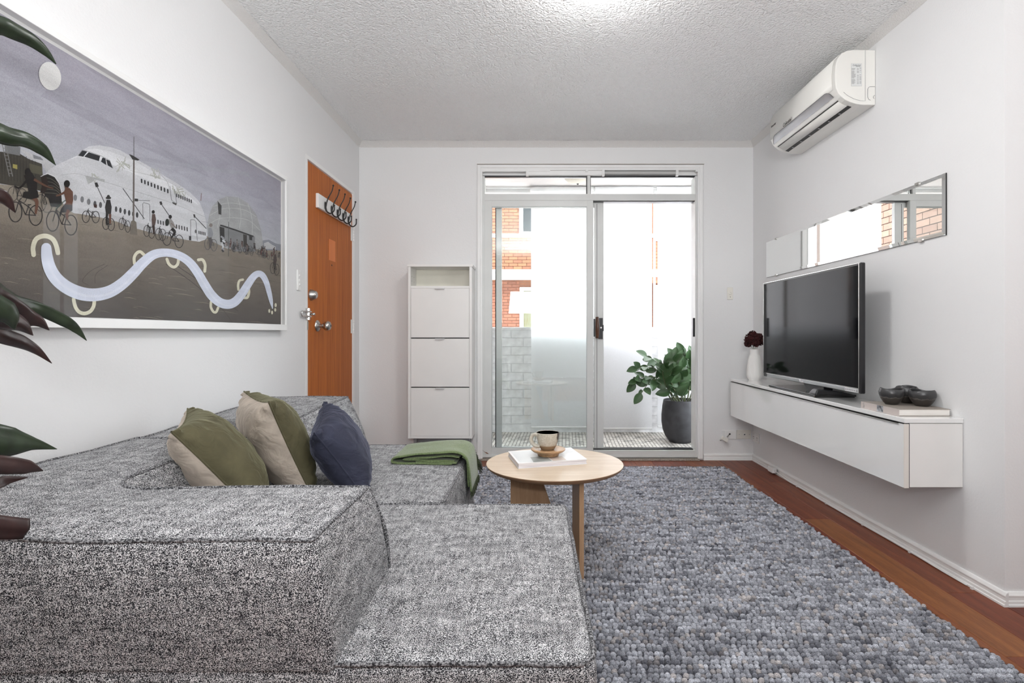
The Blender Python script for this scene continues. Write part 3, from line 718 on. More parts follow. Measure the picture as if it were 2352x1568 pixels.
def roundrect(x0, x1, y0, y1, z, r=.035, step=5):
    out = []
    for cx_, cy_, a0 in ((x1 - r, y0 + r, -90), (x1 - r, y1 - r, 0), (x0 + r, y1 - r, 90), (x0 + r, y0 + r, 180)):
        for i in range(step + 1):
            a = math.radians(a0 + 90 * i / step); out.append(Vector((cx_ + r * math.cos(a), cy_ + r * math.sin(a), z)))
    dense = []
    for i in range(len(out)):
        p, q = out[i], out[(i + 1) % len(out)]; n = max(1, int((q - p).length / .03))
        dense += [p.lerp(q, j / n) for j in range(n)]
    dense.append(dense[0]); return [p + mn.noise_vector(p * 25) * .0022 for p in dense]
MB().tube(roundrect(-1.296, .108, .929, 1.786, SZ - .004), .0048, 6, cap=False).build('chaise_seam', m_seam, so, smooth=180)
MB().tube(roundrect(-1.296, -.301, 1.801, 2.736, SZ - .003), .0045, 6, cap=False).build('seat_seam', m_seam, so, smooth=180)
MB().box(-1.28, .09, .95, 1.77, .016, .045).build('plinth', m_black, so); MB().box(-1.28, -.32, 1.82, 2.72, .016, .045).build('plinth', m_black, so)

def lshape(name, outline_top, outline_bot, z0, z1, bulge, zt=None):
    """upholstered bolster: outline_* are matching loops of (x, y); top edge carries a soft roll"""
    n = len(outline_top); T = [Vector((*p, 0)) for p in outline_top]; B_ = [Vector((*p, 0)) for p in outline_bot]
    def nrm(L, i):
        t = (L[(i + 1) % n] - L[i - 1]).normalized(); return Vector((t.y, -t.x, 0))
    rows = []
    lev = [(0, 0), (.12, .35), (.3, .8), (.5, 1), (.72, .85), (.88, .45), (.955, .12), (.985, -.10), (1.0, -.45)]
    for h, bu in lev:
        row = []
        for i in range(n):
            p = B_[i].lerp(T[i], h); nn = nrm(T, i); zz = z0 + ((zt(T[i]) if zt else z1) - z0) * h
            p = p + nn * bulge * bu; p.z = zz; row.append(p + mn.noise_vector(p * 4) * .005)
        rows.append(row)
    m_ = MB().grid(rows, wrap=True)
    return m_, rows[-1]
def arcpts(cx_, cy_, r, a0, a1, n): return [(cx_ + r * math.cos(math.radians(a0 + (a1 - a0) * i / n)), cy_ + r * math.sin(math.radians(a0 + (a1 - a0) * i / n))) for i in range(n + 1)]
def densify(P, d=.05):
    out = []
    for i in range(len(P)):
        p, q = Vector((*P[i], 0)), Vector((*P[(i + 1) % len(P)], 0)); n = max(1, int((q - p).length / d))
        out += [tuple(p.lerp(q, j / n))[:2] for j in range(n)]
    return out
def resample(L, n):
    """n points at even arc length on the closed loop L"""
    P = [Vector((*p, 0)) for p in L] + [Vector((*L[0], 0))]; d = [0]
    for i in range(1, len(P)): d.append(d[-1] + (P[i] - P[i - 1]).length)
    out = []; j = 0
    for k in range(n):
        s_ = d[-1] * k / n
        while d[j + 1] < s_: j += 1
        out.append(tuple(P[j].lerp(P[j + 1], (s_ - d[j]) / max(d[j + 1] - d[j], 1e-9)))[:2])
    return out
XI = -.965                                                 # inner face of the back cushion
def L_loop(xr, y0, y1, xi, ye, r, rc):
    return ([(-1.315, y0)] + arcpts(xr - rc, y0 + rc, rc, -90, 0, 3) + arcpts(xr - rc, y1 - rc, rc, 0, 90, 3) +
            arcpts(xi + r, y1 + r, r, 270, 180, 7) + [(xi, ye), (-1.315, ye)])
n_ = 12
def corr(xr, y0, y1, xi, ye, r, rc, seg):
    L = L_loop(xr, y0, y1, xi, ye, r, rc); out = []
    cnt = [20, 1, 1, 1, 6, 1, 1, 1, 9, 1, 1, 1, 1, 1, 1, 1, 8, 6, 14]
    for i in range(len(L)):
        p, q = Vector((*L[i], 0)), Vector((*L[(i + 1) % len(L)], 0)); n = cnt[i]
        out += [tuple(p.lerp(q, j / n))[:2] for j in range(n)]
    return out
top = corr(-.368, .905, 1.222, -.975, 1.79, .10, .012, 0); bot = corr(-.338, .918, 1.290, -.93, 1.79, .07, .016, 0)
m_, last = lshape('corner_bolster', top, bot, SZ - .01, .622, .010)
# cap: strips across arm and back made from a triangulated loop, slightly crowned
from mathutils.geometry import delaunay_2d_cdt
def cap_mesh(loop, crown):
    n = len(loop); P2 = [Vector((p.x, p.y)) for p in loop]; segs = [(P2[i], P2[(i + 1) % n]) for i in range(n)]
    def dist(q): 
        m_ = 9
        for a_, b_ in segs:
            ab_ = b_ - a_; t = max(0, min(1, (q - a_).dot(ab_) / max(ab_.length_squared, 1e-9))); m_ = min(m_, (q - a_ - ab_ * t).length)
        return m_
    xs = [p.x for p in P2]; ys = [p.y for p in P2]; extra = []
    y = min(ys)
    while y < max(ys):
        x = min(xs)
        while x < max(xs):
            q = Vector((x, y))
            if dist(q) > .012: extra.append(q)
            x += .035
        y += .035
    V, E, Fc, *_ = delaunay_2d_cdt(P2 + extra, [(i, (i + 1) % n) for i in range(n)], [list(range(n))], 1, 1e-6)
    used = sorted({i for f in Fc for i in f}); re_ = {k: i for i, k in enumerate(used)}; vv = []
    for k in used:
        q = V[k]; ds = [((q - P2[i]).length, loop[i].z) for i in range(n)]; ds.sort(); z = sum(d[1] / (d[0] + .001) for d in ds[:6]) / sum(1 / (d[0] + .001) for d in ds[:6])
        if ds[0][0] < 1e-5: vv.append((q.x, q.y, ds[0][1]))
        else: vv.append((q.x, q.y, z + crown * min(1, dist(q) / .16) ** .6 + .006 * mn.noise(Vector((q.x * 4, q.y * 4, 3)))))
    return vv, [tuple(re_[i] for i in f) for f in Fc]
vv, fs_ = cap_mesh(last, .014); m_.add(vv, fs_)
m_.build('corner_bolster', m_fab, so, smooth=180, normals=True)
edge = [p + Vector((0, 0, .001)) for p in last]; edge.append(edge[0])
edge = [p + mn.noise_vector(p * 22) * .002 for p in edge]
MB().tube(edge, .0042, 6, cap=False).build('bolster_seam', m_seam, so, smooth=180)
# vertical cords at the arm's end
for (tx, ty), (bx_, by_) in (((-.372, 1.218), (-.345, 1.288)),):
    P = [Vector((tx + (bx_ - tx) * t + .012 * math.sin(math.pi * t), ty + (by_ - ty) * t + .004 * math.sin(math.pi * t), .622 - (.622 - SZ) * t)) for t in [i / 12 for i in range(13)]]
    MB().tube([p + mn.noise_vector(p * 25) * .0015 for p in P], .005, 6).build('arm_seam', m_seam, so, smooth=180)
# back cushion of the far unit
topb = densify([(-1.315, 1.80), (-.985, 1.80), (-.985, 2.0), (-.93, 2.70), (-1.315, 2.70)], .06)
pb_t = [(-1.315, 1.80), (-.955, 1.80), (-.925, 2.70), (-1.315, 2.70)]; pb_b = [(-1.315, 1.80), (-.90, 1.80), (-.838, 2.725), (-1.315, 2.725)]
def even(P, cnt):
    out = []
    for i in range(len(P)):
        p, q = Vector((*P[i], 0)), Vector((*P[(i + 1) % len(P)], 0)); out += [tuple(p.lerp(q, j / cnt[i]))[:2] for j in range(cnt[i])]
    return out
cn = [8, 16, 8, 16]
m_, last = lshape('back', even(pb_t, cn), even(pb_b, cn), SZ + .0, .65, .010, lambda p: .618 + .034 * (p.y - 1.8) / .9)
vv, fs_ = cap_mesh(last, .010); m_.add(vv, fs_); m_.build('back_bolster', m_fab, so, smooth=180, normals=True)
edge = [p + mn.noise_vector(p * 22) * .002 for p in last]; edge.append(edge[0]); MB().tube(edge, .005, 6, cap=False).build('bolster_seam', m_seam, so, smooth=180)
MB().tube([Vector((-.93 + .09 * t, 2.70 + .022 * t, .65 - .245 * t)) + mn.noise_vector(Vector((t * 8, 1, 2))) * .002 for t in [i / 14 for i in range(15)]], .005, 6).build('arm_seam', m_seam, so, smooth=180)

# ------------------------------------------------------------------ cushions
def cushion(label, P, thick, mA, mB, seed, lA=None, lB=None):
    TL, TR, BR, BL = [Vector(p) for p in P]; c = (TL + TR + BR + BL) / 4; n = (TR - TL).cross(BL - TL).normalized()
    if n.x < 0: n = -n
    t_ = thing('cushion', c, label, 'cushion', 'cushions in the sofa corner'); NU = 30
    def pt(u, v, sd):
        uu = u * (1 - .10 * (1 - v * v) * abs(u) ** 1.5); v2 = v * (1 - .09 * (1 - u * u) * abs(v) ** 1.5)
        s_, t = (uu + 1) / 2, (v2 + 1) / 2
        p = (TL * (1 - s_) + TR * s_) * (1 - t) + (BL * (1 - s_) + BR * s_) * t
        h = thick / 2 * (max(0, (1 - u * u) * (1 - v * v))) ** .42
        cr = abs(u) ** 2 * abs(v) ** 2
        wr = .010 * math.sin(9 * (u * v) * 3 + seed + 2.5 * mn.noise(Vector((u * 2, v * 2, seed)))) * cr * min(1, h / .01) + .006 * mn.noise(Vector((u * 3, v * 3, seed + sd))) * min(1, h / .02)
        wr += .005 * math.sin(14 * (u + .6 * v) + 3 * mn.noise(Vector((u * 1.5, v * 1.5, seed + 7)))) * max(0, -v) ** 1.2 * min(1, h / .02) * (1 - abs(v) ** 6)
        return p + n * sd * (h + wr)
    par = [math.sin((-1 + 2 * i / NU) * math.pi / 2) for i in range(NU + 1)]
    for nm, sd, mt, lb in (('front_panel', 1, mA, lA), ('back_panel', -1, mB, lB)):
        o = MB().grid([[pt(u, v, sd) for u in par] for v in par]).build(nm, mt, t_, smooth=180)
        if lb: o['label'] = lb
    e = [pt(u, -1, 0) for u in par] + [pt(1, v, 0) for v in par[1:]] + [pt(u, 1, 0) for u in par[::-1][1:]] + [pt(-1, v, 0) for v in par[::-1][1:]]
    MB().tube(e, .0028, 6, cap=False).build('edge_seam', mA, t_, smooth=180); return t_
cushion('olive velvet and beige linen cushion nearest the left end of the row', [(-.945, 1.41, .712), (-1.185, 1.85, .712), (-1.00, 1.93, .425), (-.735, 1.50, .425)], .19, m_green, m_linen, 1, 'olive velvet face', 'beige linen face')
cushion('beige linen cushion with olive velvet reverse, in the middle of the row', [(-.838, 1.71, .752), (-1.12, 2.09, .745), (-1.02, 2.16, .425), (-.735, 1.80, .425)], .20, m_green, m_linen, 2, 'olive velvet face', 'beige linen face')
cushion('dark navy velvet cushion propped on the sofa, nearest the throw', [(-.690, 1.70, .655), (-.822, 2.12, .700), (-.70, 2.20, .425), (-.545, 1.76, .425)], .17, m_navy, m_navy, 3)

# ------------------------------------------------------------------ folded throw
th = thing('throw_blanket', (-.42, 2.40, SZ), 'folded moss green wool throw with fringe, hanging over the far seat edge', 'blanket')
Y0, Y1 = 2.285, 2.555
def sheet(name, prof, y0, y1, seed, mat=None, skew=0):
    P = catmull(prof, 5); G = []
    for i in range(13):
        t = i / 12; row = []
        for j, p in enumerate(P):
            y = y0(t, j / (len(P) - 1)) if callable(y0) else y0 + (y1 - y0) * t
            q = Vector((p.x, y, p.z)); q += Vector((.003 * mn.noise(q * 9 + Vector((seed, 0, 0))), .004 * mn.noise(q * 7 + Vector((0, seed, 0))), max(-.0008, .005 * mn.noise(q * 11 + Vector((0, 0, seed)))))); row.append(q)
        G.append(row)
    return MB().grid(G).build(name, mat or m_throw, th, smooth=180, solid=.006)
sheet('upper_fold', [(-.345, 0, .416), (-.46, 0, .417), (-.585, 0, .419), (-.602, 0, .429), (-.585, 0, .442), (-.50, 0, .455), (-.40, 0, .463), (-.325, 0, .461), (-.286, 0, .440), (-.273, 0, .395), (-.268, 0, .345), (-.264, 0, .300)], Y0, Y1, 1)
sheet('inner_fold', [(-.335, 0, .424), (-.45, 0, .428), (-.555, 0, .432), (-.450, 0, .440), (-.36, 0, .448), (-.315, 0, .443)], Y0 + .004, Y1 - .01, 2)
sheet('inner_fold', [(-.325, 0, .420), (-.40, 0, .4225), (-.50, 0, .4235)], Y0 + .002, Y1 - .01, 4)
sheet('hanging_fold', [(-.30, 0, .447), (-.283, 0, .430), (-.2805, 0, .39), (-.279, 0, .34), (-.276, 0, .318)], Y0 + .006, Y1 - .012, 5)
m_ = MB(); rs = random.Random(8)
for i in range(120):
    t = i / 119; y = Y0 + (Y1 - Y0) * t; x = -.262 + rs.uniform(-.003, .003); z = .303
    L = rs.uniform(.02, .035); m_.tube([(x, y, z), (x + rs.uniform(-.002, .006), y + rs.uniform(-.004, .004), z - L * .5), (x + rs.uniform(-.002, .008), y + rs.uniform(-.008, .008), z - L)], .0014, 4)
for i in range(110):
    t = i / 109; x = -.322 + .057 * min(1, t * 1.3); z = .458 - .15 * max(0, t - .12) ; y = Y1
    L = rs.uniform(.03, .05); m_.tube([(x, y, z), (x + .006 + rs.uniform(0, .006), y + L * .55, z - .006), (x + .012 + rs.uniform(-.002, .010), y + L, z - .022 - rs.uniform(0, .015))], .0015, 4)
o = m_.build('fringe', m_fringe, th, smooth=180); o['kind'] = 'stuff'; o['label'] = 'dark green wool fringe'

# ------------------------------------------------------------------ coffee table and what stands on it
TZ = .42; TC = (.0905, 2.298); TR_ = .290
ct = thing('coffee_table', (TC[0], TC[1], .016), 'small round pale oak coffee table with flat panel legs on the rug', 'coffee table')
MB().lathe([(.0, TZ - .019), (TR_ - .016, TZ - .019), (TR_ - .006, TZ - .012), (TR_, TZ - .003), (TR_, TZ - .001)], (TC[0], TC[1], 0), 72).build('rim', m_oakedge, ct, smooth=30)
MB().lathe([(TR_, TZ - .001), (TR_ - .0008, TZ), (.0, TZ)], (TC[0], TC[1], 0), 72).build('table_top', m_oak, ct, smooth=30)
def legp(p, d, prof, th_):
    dx = Vector((*d, 0)).normalized(); n = Vector((-dx.y, dx.x, 0)) * th_
    return MB().prism([Vector((*p, 0)) + dx * r + Vector((0, 0, z)) - n / 2 for r, z in prof], n)
legp((-.098, 2.33), (1, -.02), [(0, .016), (.225, .016), (.185, .20), (.115, TZ - .019), (0, TZ - .019)], .020).build('panel_leg', m_oakv, ct, bevel=.002)
legp((.1875, 2.095), (-.075, 1), [(0, .016), (.185, .016), (.185, TZ - .019), (0, TZ - .019)], .019).build('panel_leg', m_oakv, ct, bevel=.002)
legp((.196, 2.36), (.10, .95), [(0, .016), (.15, .016), (.15, TZ - .019), (0, TZ - .019)], .020).build('panel_leg', m_oakv, ct, bevel=.002)
# magazine-like book
bc = [onz(1167, 1036.5, .440), onz(1190.5, 1065, .440), onz(1348.5, 1054.5, .440), onz(1311, 1027.5, .440)]
bk = thing('book', (.05, 2.33, TZ), 'large white softcover art book lying under the wooden saucer', 'book')
cen = sum(bc, Vector()) / 4
def slab(pts, z0, z1, s_=1.0):
    Q = [Vector((cen.x + (p.x - cen.x) * s_, cen.y + (p.y - cen.y) * s_, 0)) for p in pts]
    return MB().hexa([(q.x, q.y, z0) for q in Q] + [(q.x, q.y, z1) for q in Q])
slab(bc, TZ + .0004, TZ + .002).build('back_cover', m_cover, bk); slab(bc, TZ + .002, TZ + .0195, .985).build('page_block', m_pages, bk); slab(bc, TZ + .0195, TZ + .021).build('front_cover', m_cover, bk)
BT = TZ + .021
def bq(u, v): return bc[1].lerp(bc[2], u).lerp(bc[0].lerp(bc[3], u), v)
def onbook(us, z): return [Vector((*bq(u, v)[:2], z)) for u, v in us]
MB().poly(onbook([(.03, .06), (.49, .03), (.44, .9), (.03, .93)], BT + .0002)).build('cover_print', m_pblue, bk)
MB().poly(onbook([(.22, .03), (.49, .03), (.47, .40), (.24, .40)], BT + .0004)).build('cover_print', m_pgreen, bk)
MB().poly(onbook([(.50, .03), (.70, .03), (.70, .33), (.50, .35)], BT + .0004)).build('cover_print', m_ptan, bk)
m_ = MB()
for i in range(7):
    v = .86 - i * .055; L = (.20, .24, .22, .17, .23, .21, .12)[i]; m_.poly(onbook([(.72, v), (.72 + L, v), (.72 + L, v + .008), (.72, v + .008)], BT + .0004))
m_.build('text_lines', M('pale_grey_ink', (.6, .62, .64), .6), bk)
# saucer and mug
sc_ = onz(1259, 1046, BT); sx, sy = sc_.x, sc_.y
sa = thing('saucer', (sx, sy, BT), 'footed olive wood saucer on the white book', 'saucer')
MB().lathe([(.040, 0), (.045, .002), (.046, .006), (.050, .012), (.066, .019), (.0735, .025), (.0745, .029), (.0725, .0305), (.055, .0275), (.030, .0265), (.0, .0262)], (sx, sy, BT + .0008), 56).build('saucer_dish', m_olive, sa, smooth=60)
mz = BT + .0278
mg = thing('mug', (sx - .002, sy, mz), 'cream and brown two tone stoneware mug with handle on the left', 'mug')
o_ = MB().lathe([(.0, 0), (.027, 0), (.0295, .002), (.036, .013), (.043, .030), (.0475, .050), (.0495, .070), (.0500, .0725), (.0488, .0738), (.0475, .0725)], (sx - .002, sy, mz), 56).build('mug_body', m_mug, mg, smooth=60)
MB().lathe([(.0475, .0725), (.0462, .055), (.041, .032), (.033, .014), (.0, .010)], (sx - .002, sy, mz), 56).build('mug_inside', m_muginner, mg, smooth=80)
hp = [(-.044, 0, .062), (-.058, 0, .066), (-.070, 0, .055), (-.070, 0, .038), (-.058, 0, .021), (-.040, -.002, .017), (-.034, -.003, .017)]
MB().tube(catmull([(sx - .002 + p[0], sy - .012 + p[1], mz + p[2]) for p in hp], 6), .0062, 10, flat=1.5).build('mug_handle', M('cream_glaze', (.50, .47, .40), .28, var=.12, vs=60), mg, smooth=180)

# ------------------------------------------------------------------ shoe cabinet
cb = thing('shoe_cabinet', (-.68, D, .20), 'tall white shoe cabinet with three tip-out doors beside the balcony door', 'cabinet')
CF = 3.93; x0 = at(937, 0, CF).x; x1 = at(1084, 0, CF).x; zt = at(0, 611, CF).z; zb = at(0, 1007, CF).z; BKY = D - .002
T_ = .019
m_ = MB().box(x0, x0 + T_, CF, BKY, zb, zt - .004).box(x1 - T_, x1, CF, BKY, zb, zt - .004); m_.box(x0 + T_, x1 - T_, CF + .004, BKY, zb, zb + T_)
m_.build('carcass', m_white, cb, bevel=.0008)
MB().box(x0 - .006, x1 + .006, CF - .006, BKY, zt - .004, zt + .012).build('cabinet_top', m_white, cb, bevel=.001)
yn = [660, 775.5, 888.5, 1001.5]; zs = [at(0, q, CF).z for q in yn]
MB().box(x0 + T_, x1 - T_, CF + .01, BKY, zs[0] - .004, zs[0] + .012).build('shelf', m_white, cb)
MB().box(x0 + T_, x1 - T_, BKY - .006, BKY, zb, zt).build('back_panel', M('cream_backboard', (.78, .76, .66), .5), cb)
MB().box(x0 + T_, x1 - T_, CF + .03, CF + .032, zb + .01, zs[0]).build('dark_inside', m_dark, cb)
for i in range(3):
    za, zc_ = zs[i], zs[i + 1]
    d = MB().box(x0 + T_ + .0015, x1 - T_ - .0015, CF + .001, CF + .018, zc_ + .0015, za - .006).build('tip_out_door', m_white, cb, bevel=.001)
    xm = (x0 + x1) / 2
    MB().box(xm - .034, xm + .034, CF - .012, CF + .016, za - .006, za - .0042).box(xm - .034, xm + .034, CF - .013, CF - .0105, za - .013, za - .0042).build('door_handle', M('silver_tab', (.62, .62, .62), .3, var=.02), d, bevel=.0005)
m_ = MB()
for q in ((x0 + T_ + .0005, .04), (x0 + T_ + .0005, .11)):
    for zz in (zs[0] + .05, zs[0] + .085): m_.lathe([(.0025, 0), (.0015, .0012)], (q[0], CF + q[1], zz), 8, axis=(1, 0, 0))
m_.build('peg_hole', m_dark, cb)
for X in (x0 + .03, x1 - .045): MB().box(X, X + .022, CF + .05, CF + .072, .0, zb).build('leg', m_silver, cb)
MB().box(x0 + .02, x1 - .02, CF + .12, CF + .135, zb - .05, zb).build('base_rail', m_silver, cb)

# ------------------------------------------------------------------ wall cabinet, TV and ornaments
FX, CY0, CY1, CZ0, CZ1 = 1.451, 2.112, 3.975, .366, .6365
wc = thing('media_cabinet', (XR, 3.04, CZ0), 'long white gloss wall mounted media cabinet under the television', 'cabinet')
MB().box(FX + .020, XR - .001, CY0 + .002, CY1, CZ0 + .001, CZ1 - .020).build('carcass', m_white, wc, bevel=.001)
MB().box(FX - .0, XR - .001, CY0 - .002, CY1 + .004, CZ1 - .018, CZ1).build('cabinet_top', m_gloss, wc, bevel=.0015)
MB().box(FX + .019, FX + .0215, CY0 + .001, CY1, CZ0, CZ1 - .018).box(FX + .006, XR - .004, CY0 + .003, CY1, CZ1 - .0205, CZ1 - .0175).build('shadow_gap', m_dark, wc)
fp = MB().box(FX + .001, FX + .0185, CY0 + .0035, CY1, CZ0 - .002, CZ1 - .0235).build('flap_door', m_gloss, wc, bevel=.0006)
MB().box(FX, FX + .0185, CY0, CY0 + .0035, CZ0 - .002, CZ1 - .0215).build('edge_band', m_edge, wc, bevel=.0004)
MB().box(FX - .003, FX + .012, CY0 + .03, CY1 - .01, CZ1 - .0235, CZ1 - .0215).box(FX - .003, FX - .001, CY0 + .03, CY1 - .01, CZ1 - .0275, CZ1 - .0215).build('door_handle', m_chrome, fp)

tv = thing('television', (1.54, 3.03, CZ1), 'large black flat screen television on the media cabinet', 'television')
TX, TY0, TY1, TZ0, TZ1 = 1.515, 2.502, 3.556, .688, 1.299
MB().box(TX, TX + .026, TY0, TY1, TZ0, TZ1).build('casing', m_black, tv, bevel=.006, seg=3)
MB().box(TX + .024, TX + .062, TY0 + .10, TY1 - .10, TZ0 + .02, TZ1 - .14).build('rear_housing', m_black, tv, bevel=.012, seg=3)
MB().box(TX - .0012, TX + .001, TY0 + .0145, TY1 - .012, TZ0 + .027, TZ1 - .012).build('screen', m_screen, tv)
m_ = MB().box(TX - .002, TX + .004, TY0 + .0085, TY0 + .0115, TZ0 + .004, TZ1 - .004).box(TX - .002, TX + .006, TY0 + .004, TY1 - .004, TZ1 - .004, TZ1 - .0015).box(TX - .002, TX + .004, TY1 - .006, TY1 - .003, TZ0 + .02, TZ1 - .004)
m_.box(TX - .0035, TX + .002, TY0 + .009, TY1 - .05, TZ0 + .0215, TZ0 + .025); m_.build('chrome_trim', m_chrome, tv)
MB().box(TX - .003, TX + .002, TY0 + .012, TY1 - .06, TZ0 + .003, TZ0 + .0215).build('lower_bezel', m_silver, tv, bevel=.002)
st = MB().box(TX - .0036, TX - .003, TY0 + .013, TY0 + .118, TZ0 + .004, TZ0 + .0205).build('feature_sticker', M('grey_sticker', (.62, .62, .63), .4), tv)
m_ = MB()
rs = random.Random(3)
for i in range(6): y = TY0 + .034 + i * .014; m_.box(TX - .0039, TX - .0035, y, y + .009, TZ0 + .008 + rs.random() * .003, TZ0 + .016)
m_.box(TX - .0039, TX - .0035, TY0 + .014, TY0 + .028, TZ0 + .006, TZ0 + .018); m_.build('icons', m_greyink, st)
text('Veon', 'brand_lettering', .022, frame((TX - .0035, 3.045, TZ0 + .0118), (0, -1, 0), (0, 0, 1)), m_whiteink, tv)
MB().prism([(TX + .01, 2.845, CZ1 + .012), (TX + .01, 3.01, CZ1 + .012), (TX + .01, 3.06, TZ0 + .01), (TX + .01, 2.83, TZ0 + .01)], (.05, 0, 0)).build('stand_neck', m_black, tv, bevel=.003, normals=True)
MB().prism([(1.457, 2.80, CZ1), (1.457, 3.33, CZ1), (1.668, 3.33, CZ1), (1.668, 2.80, CZ1)], (0, 0, .004)).build('stand_base', m_black, tv, normals=True)
MB().prism([(1.455, 2.79, CZ1 + .004), (1.455, 3.34, CZ1 + .004), (1.670, 3.34, CZ1 + .004), (1.670, 2.79, CZ1 + .004)], (0, 0, .011)).build('stand_plate', M('gloss_black', (.010, .010, .011), .08), tv, bevel=.002, normals=True)
MB().box(1.456, 1.457, 2.80, 3.33, CZ1 + .0035, CZ1 + .0045).build('stand_trim', m_chrome, tv)
MB().soft([(1.457,2.79,CZ1+.012),(1.668,2.79,CZ1+.012),(1.668,2.87,CZ1+.012),(1.457,2.87,CZ1+.012),(1.470,2.792,CZ1+.044),(1.60,2.792,CZ1+.030),(1.60,2.85,CZ1+.030),(1.470,2.84,CZ1+.044)], 4, .008, 0).build('stand_ridge', m_black, tv, smooth=50)

va = thing('vase', (1.577, 3.846, CZ1), 'ribbed white ceramic bottle vase at the far end of the media cabinet', 'vase')
def rib(r, z, a, i): return (r * (1 + (.018 * math.cos(a * 36) if .02 < z < .168 else 0)), z)
MB().lathe([(.0, 0), (.038, 0), (.040, .004), (.047, .014), (.0525, .030), (.0535, .05), (.0525, .075), (.049, .11), (.045, .14), (.040, .168), (.034, .181), (.0315, .186), (.0315, .216), (.0325, .220), (.0305, .2205), (.0285, .216), (.0285, .17), (.0, .16)], (1.577, 3.846, CZ1), 144, wob=rib).build('vase_body', m_vase, va, smooth=60)
fl_ = thing('dried_flowers', (1.577, 3.846, CZ1 + .17), 'dark red dried hydrangea heads standing in the ribbed white vase', 'flowers')
rs = random.Random(12)
heads = [((1.540, 3.835, CZ1 + .292), .038), ((1.560, 3.84, CZ1 + .322), .026), ((1.590, 3.83, CZ1 + .292), .038), ((1.622, 3.84, CZ1 + .280), .030), ((1.573, 3.82, CZ1 + .268), .030), ((1.612, 3.86, CZ1 + .308), .024), ((1.532, 3.85, CZ1 + .262), .024)]
for hc, hr in heads:
    m_ = MB()
    for i in range(150):
        d = Vector((rs.gauss(0, 1), rs.gauss(0, 1), rs.gauss(0, 1))).normalized(); p = Vector(hc) + d * hr * rs.uniform(.7, 1.08)
        u = d.orthogonal().normalized(); v = d.cross(u); a = rs.uniform(0, 6.28); u, v = u * math.cos(a) + v * math.sin(a), v * math.cos(a) - u * math.sin(a); s_ = rs.uniform(.006, .011)
        m_.add([p - u * s_ + d * .004, p - v * s_ * .8, p + u * s_ + d * .004, p + v * s_ * .8 + d * .003, p - d * .003], [(0, 1, 4), (1, 2, 4), (2, 3, 4), (3, 0, 4)])
    m_.ball(hc, hr * .75, 10, 6); m_.build('flower_head', m_flower, fl_)
    base_ = Vector((1.577 + rs.uniform(-.015, .015), 3.846, CZ1 + .185)); MB().tube([base_, base_.lerp(Vector(hc), .5) + Vector((0, 0, .006)), Vector(hc)], .0016, 6).build('stem', m_flstem, fl_, smooth=180)

bb = thing('coffee_table_book', (1.57, 2.3, CZ1), 'thick book with greige spine under the three dark bowls', 'book')
BX0, BX1, BY0, BY1, BZ = 1.468, 1.676, 2.168, 2.418, CZ1 + .0285
MB().box(BX0 + .002, BX1 - .003, BY0 + .002, BY1 - .002, CZ1 + .0025, BZ - .002).build('page_block', m_pages2, bb)
MB().box(BX0, BX1, BY0, BY1, BZ - .002, BZ).box(BX0, BX1, BY0, BY1, CZ1 + .0003, CZ1 + .0025).build('cover', m_cover2, bb, bevel=.0005)
MB().box(BX0 - .0005, BX0 + .002, BY0, BY1, CZ1 + .0003, BZ).build('spine', m_spine2, bb)
MB().box(BX0 - .0009, BX0, BY0 + .097, BY0 + .138, CZ1 + .002, BZ - .001).build('spine_photo', M('grey_photo', (.25, .26, .28), .5, var=.9, vs=90), bb)
text('LIFE', 'spine_lettering', .013, frame((BX0 - .0008, BY1 - .020, (CZ1 + BZ) / 2), (0, 0, -1), (0, -1, 0)), m_greyink, bb)
def bowl(label, c_, r, h, seed, tilt=0):
    t_ = thing('bowl', c_, label, 'bowl', 'dark bowls on the book')
    def wob(rr, z, a, i): return (rr * (1 + .02 * math.sin(2 * a + seed)), z + (.004 * math.sin(2 * a + seed * 1.7) + .002 * math.sin(3 * a + seed)) * max(0, z / h - .5) * 2)
    s_ = r / .050
    prof = [(.0, 0), (.020, 0), (.024, .001), (.033, .010), (.043, .026), (.049, .042), (.0497, .052), (.046, .063), (.0425, .068), (.0405, .0675), (.044, .060), (.046, .050), (.042, .030), (.030, .012), (.0, .006)]
    MB().lathe([(a * s_, b_ * h / .068) for a, b_ in prof], c_, 48, wob=wob).build('bowl_body', m_bowl, t_, smooth=180)
bowl('dark ceramic bowl on the book, closest to the television', (1.538, 2.318, BZ + .0003), .048, .068, 1)
bowl('dark ceramic bowl on the book, closest to the cabinet end', (1.630, 2.262, BZ + .0003), .049, .067, 2.4)
bowl('dark ceramic bowl standing behind the other two, against the wall', (1.634, 2.364, BZ + .0003), .046, .072, 4)

# ------------------------------------------------------------------ mirror
mr = thing('wall_mirror', (XR, 3.04, 1.5), 'long narrow frameless mirror on the wall above the television', 'mirror')
MY0, MY1, MZ0, MZ1, MXf = 2.195, 3.885, 1.370, 1.622, XR - .010; bv = .016
MB().box(MXf + .0035, XR - .001, MY0, MY1, MZ0, MZ1).build('backing', m_dark, mr)
MB().poly([(MXf, MY0 + bv, MZ0 + bv), (MXf, MY1 - bv, MZ0 + bv), (MXf, MY1 - bv, MZ1 - bv), (MXf, MY0 + bv, MZ1 - bv)]).build('mirror_glass', m_mirror, mr)
I = [(MXf, MY0 + bv, MZ0 + bv), (MXf, MY1 - bv, MZ0 + bv), (MXf, MY1 - bv, MZ1 - bv), (MXf, MY0 + bv, MZ1 - bv)]; O = [(MXf + .003, MY0, MZ0), (MXf + .003, MY1, MZ0), (MXf + .003, MY1, MZ1), (MXf + .003, MY0, MZ1)]
MB().add(I + O, [(i, 4 + i, 4 + (i + 1) % 4, (i + 1) % 4) for i in range(4)]).build('bevelled_edge', m_mirror, mr)
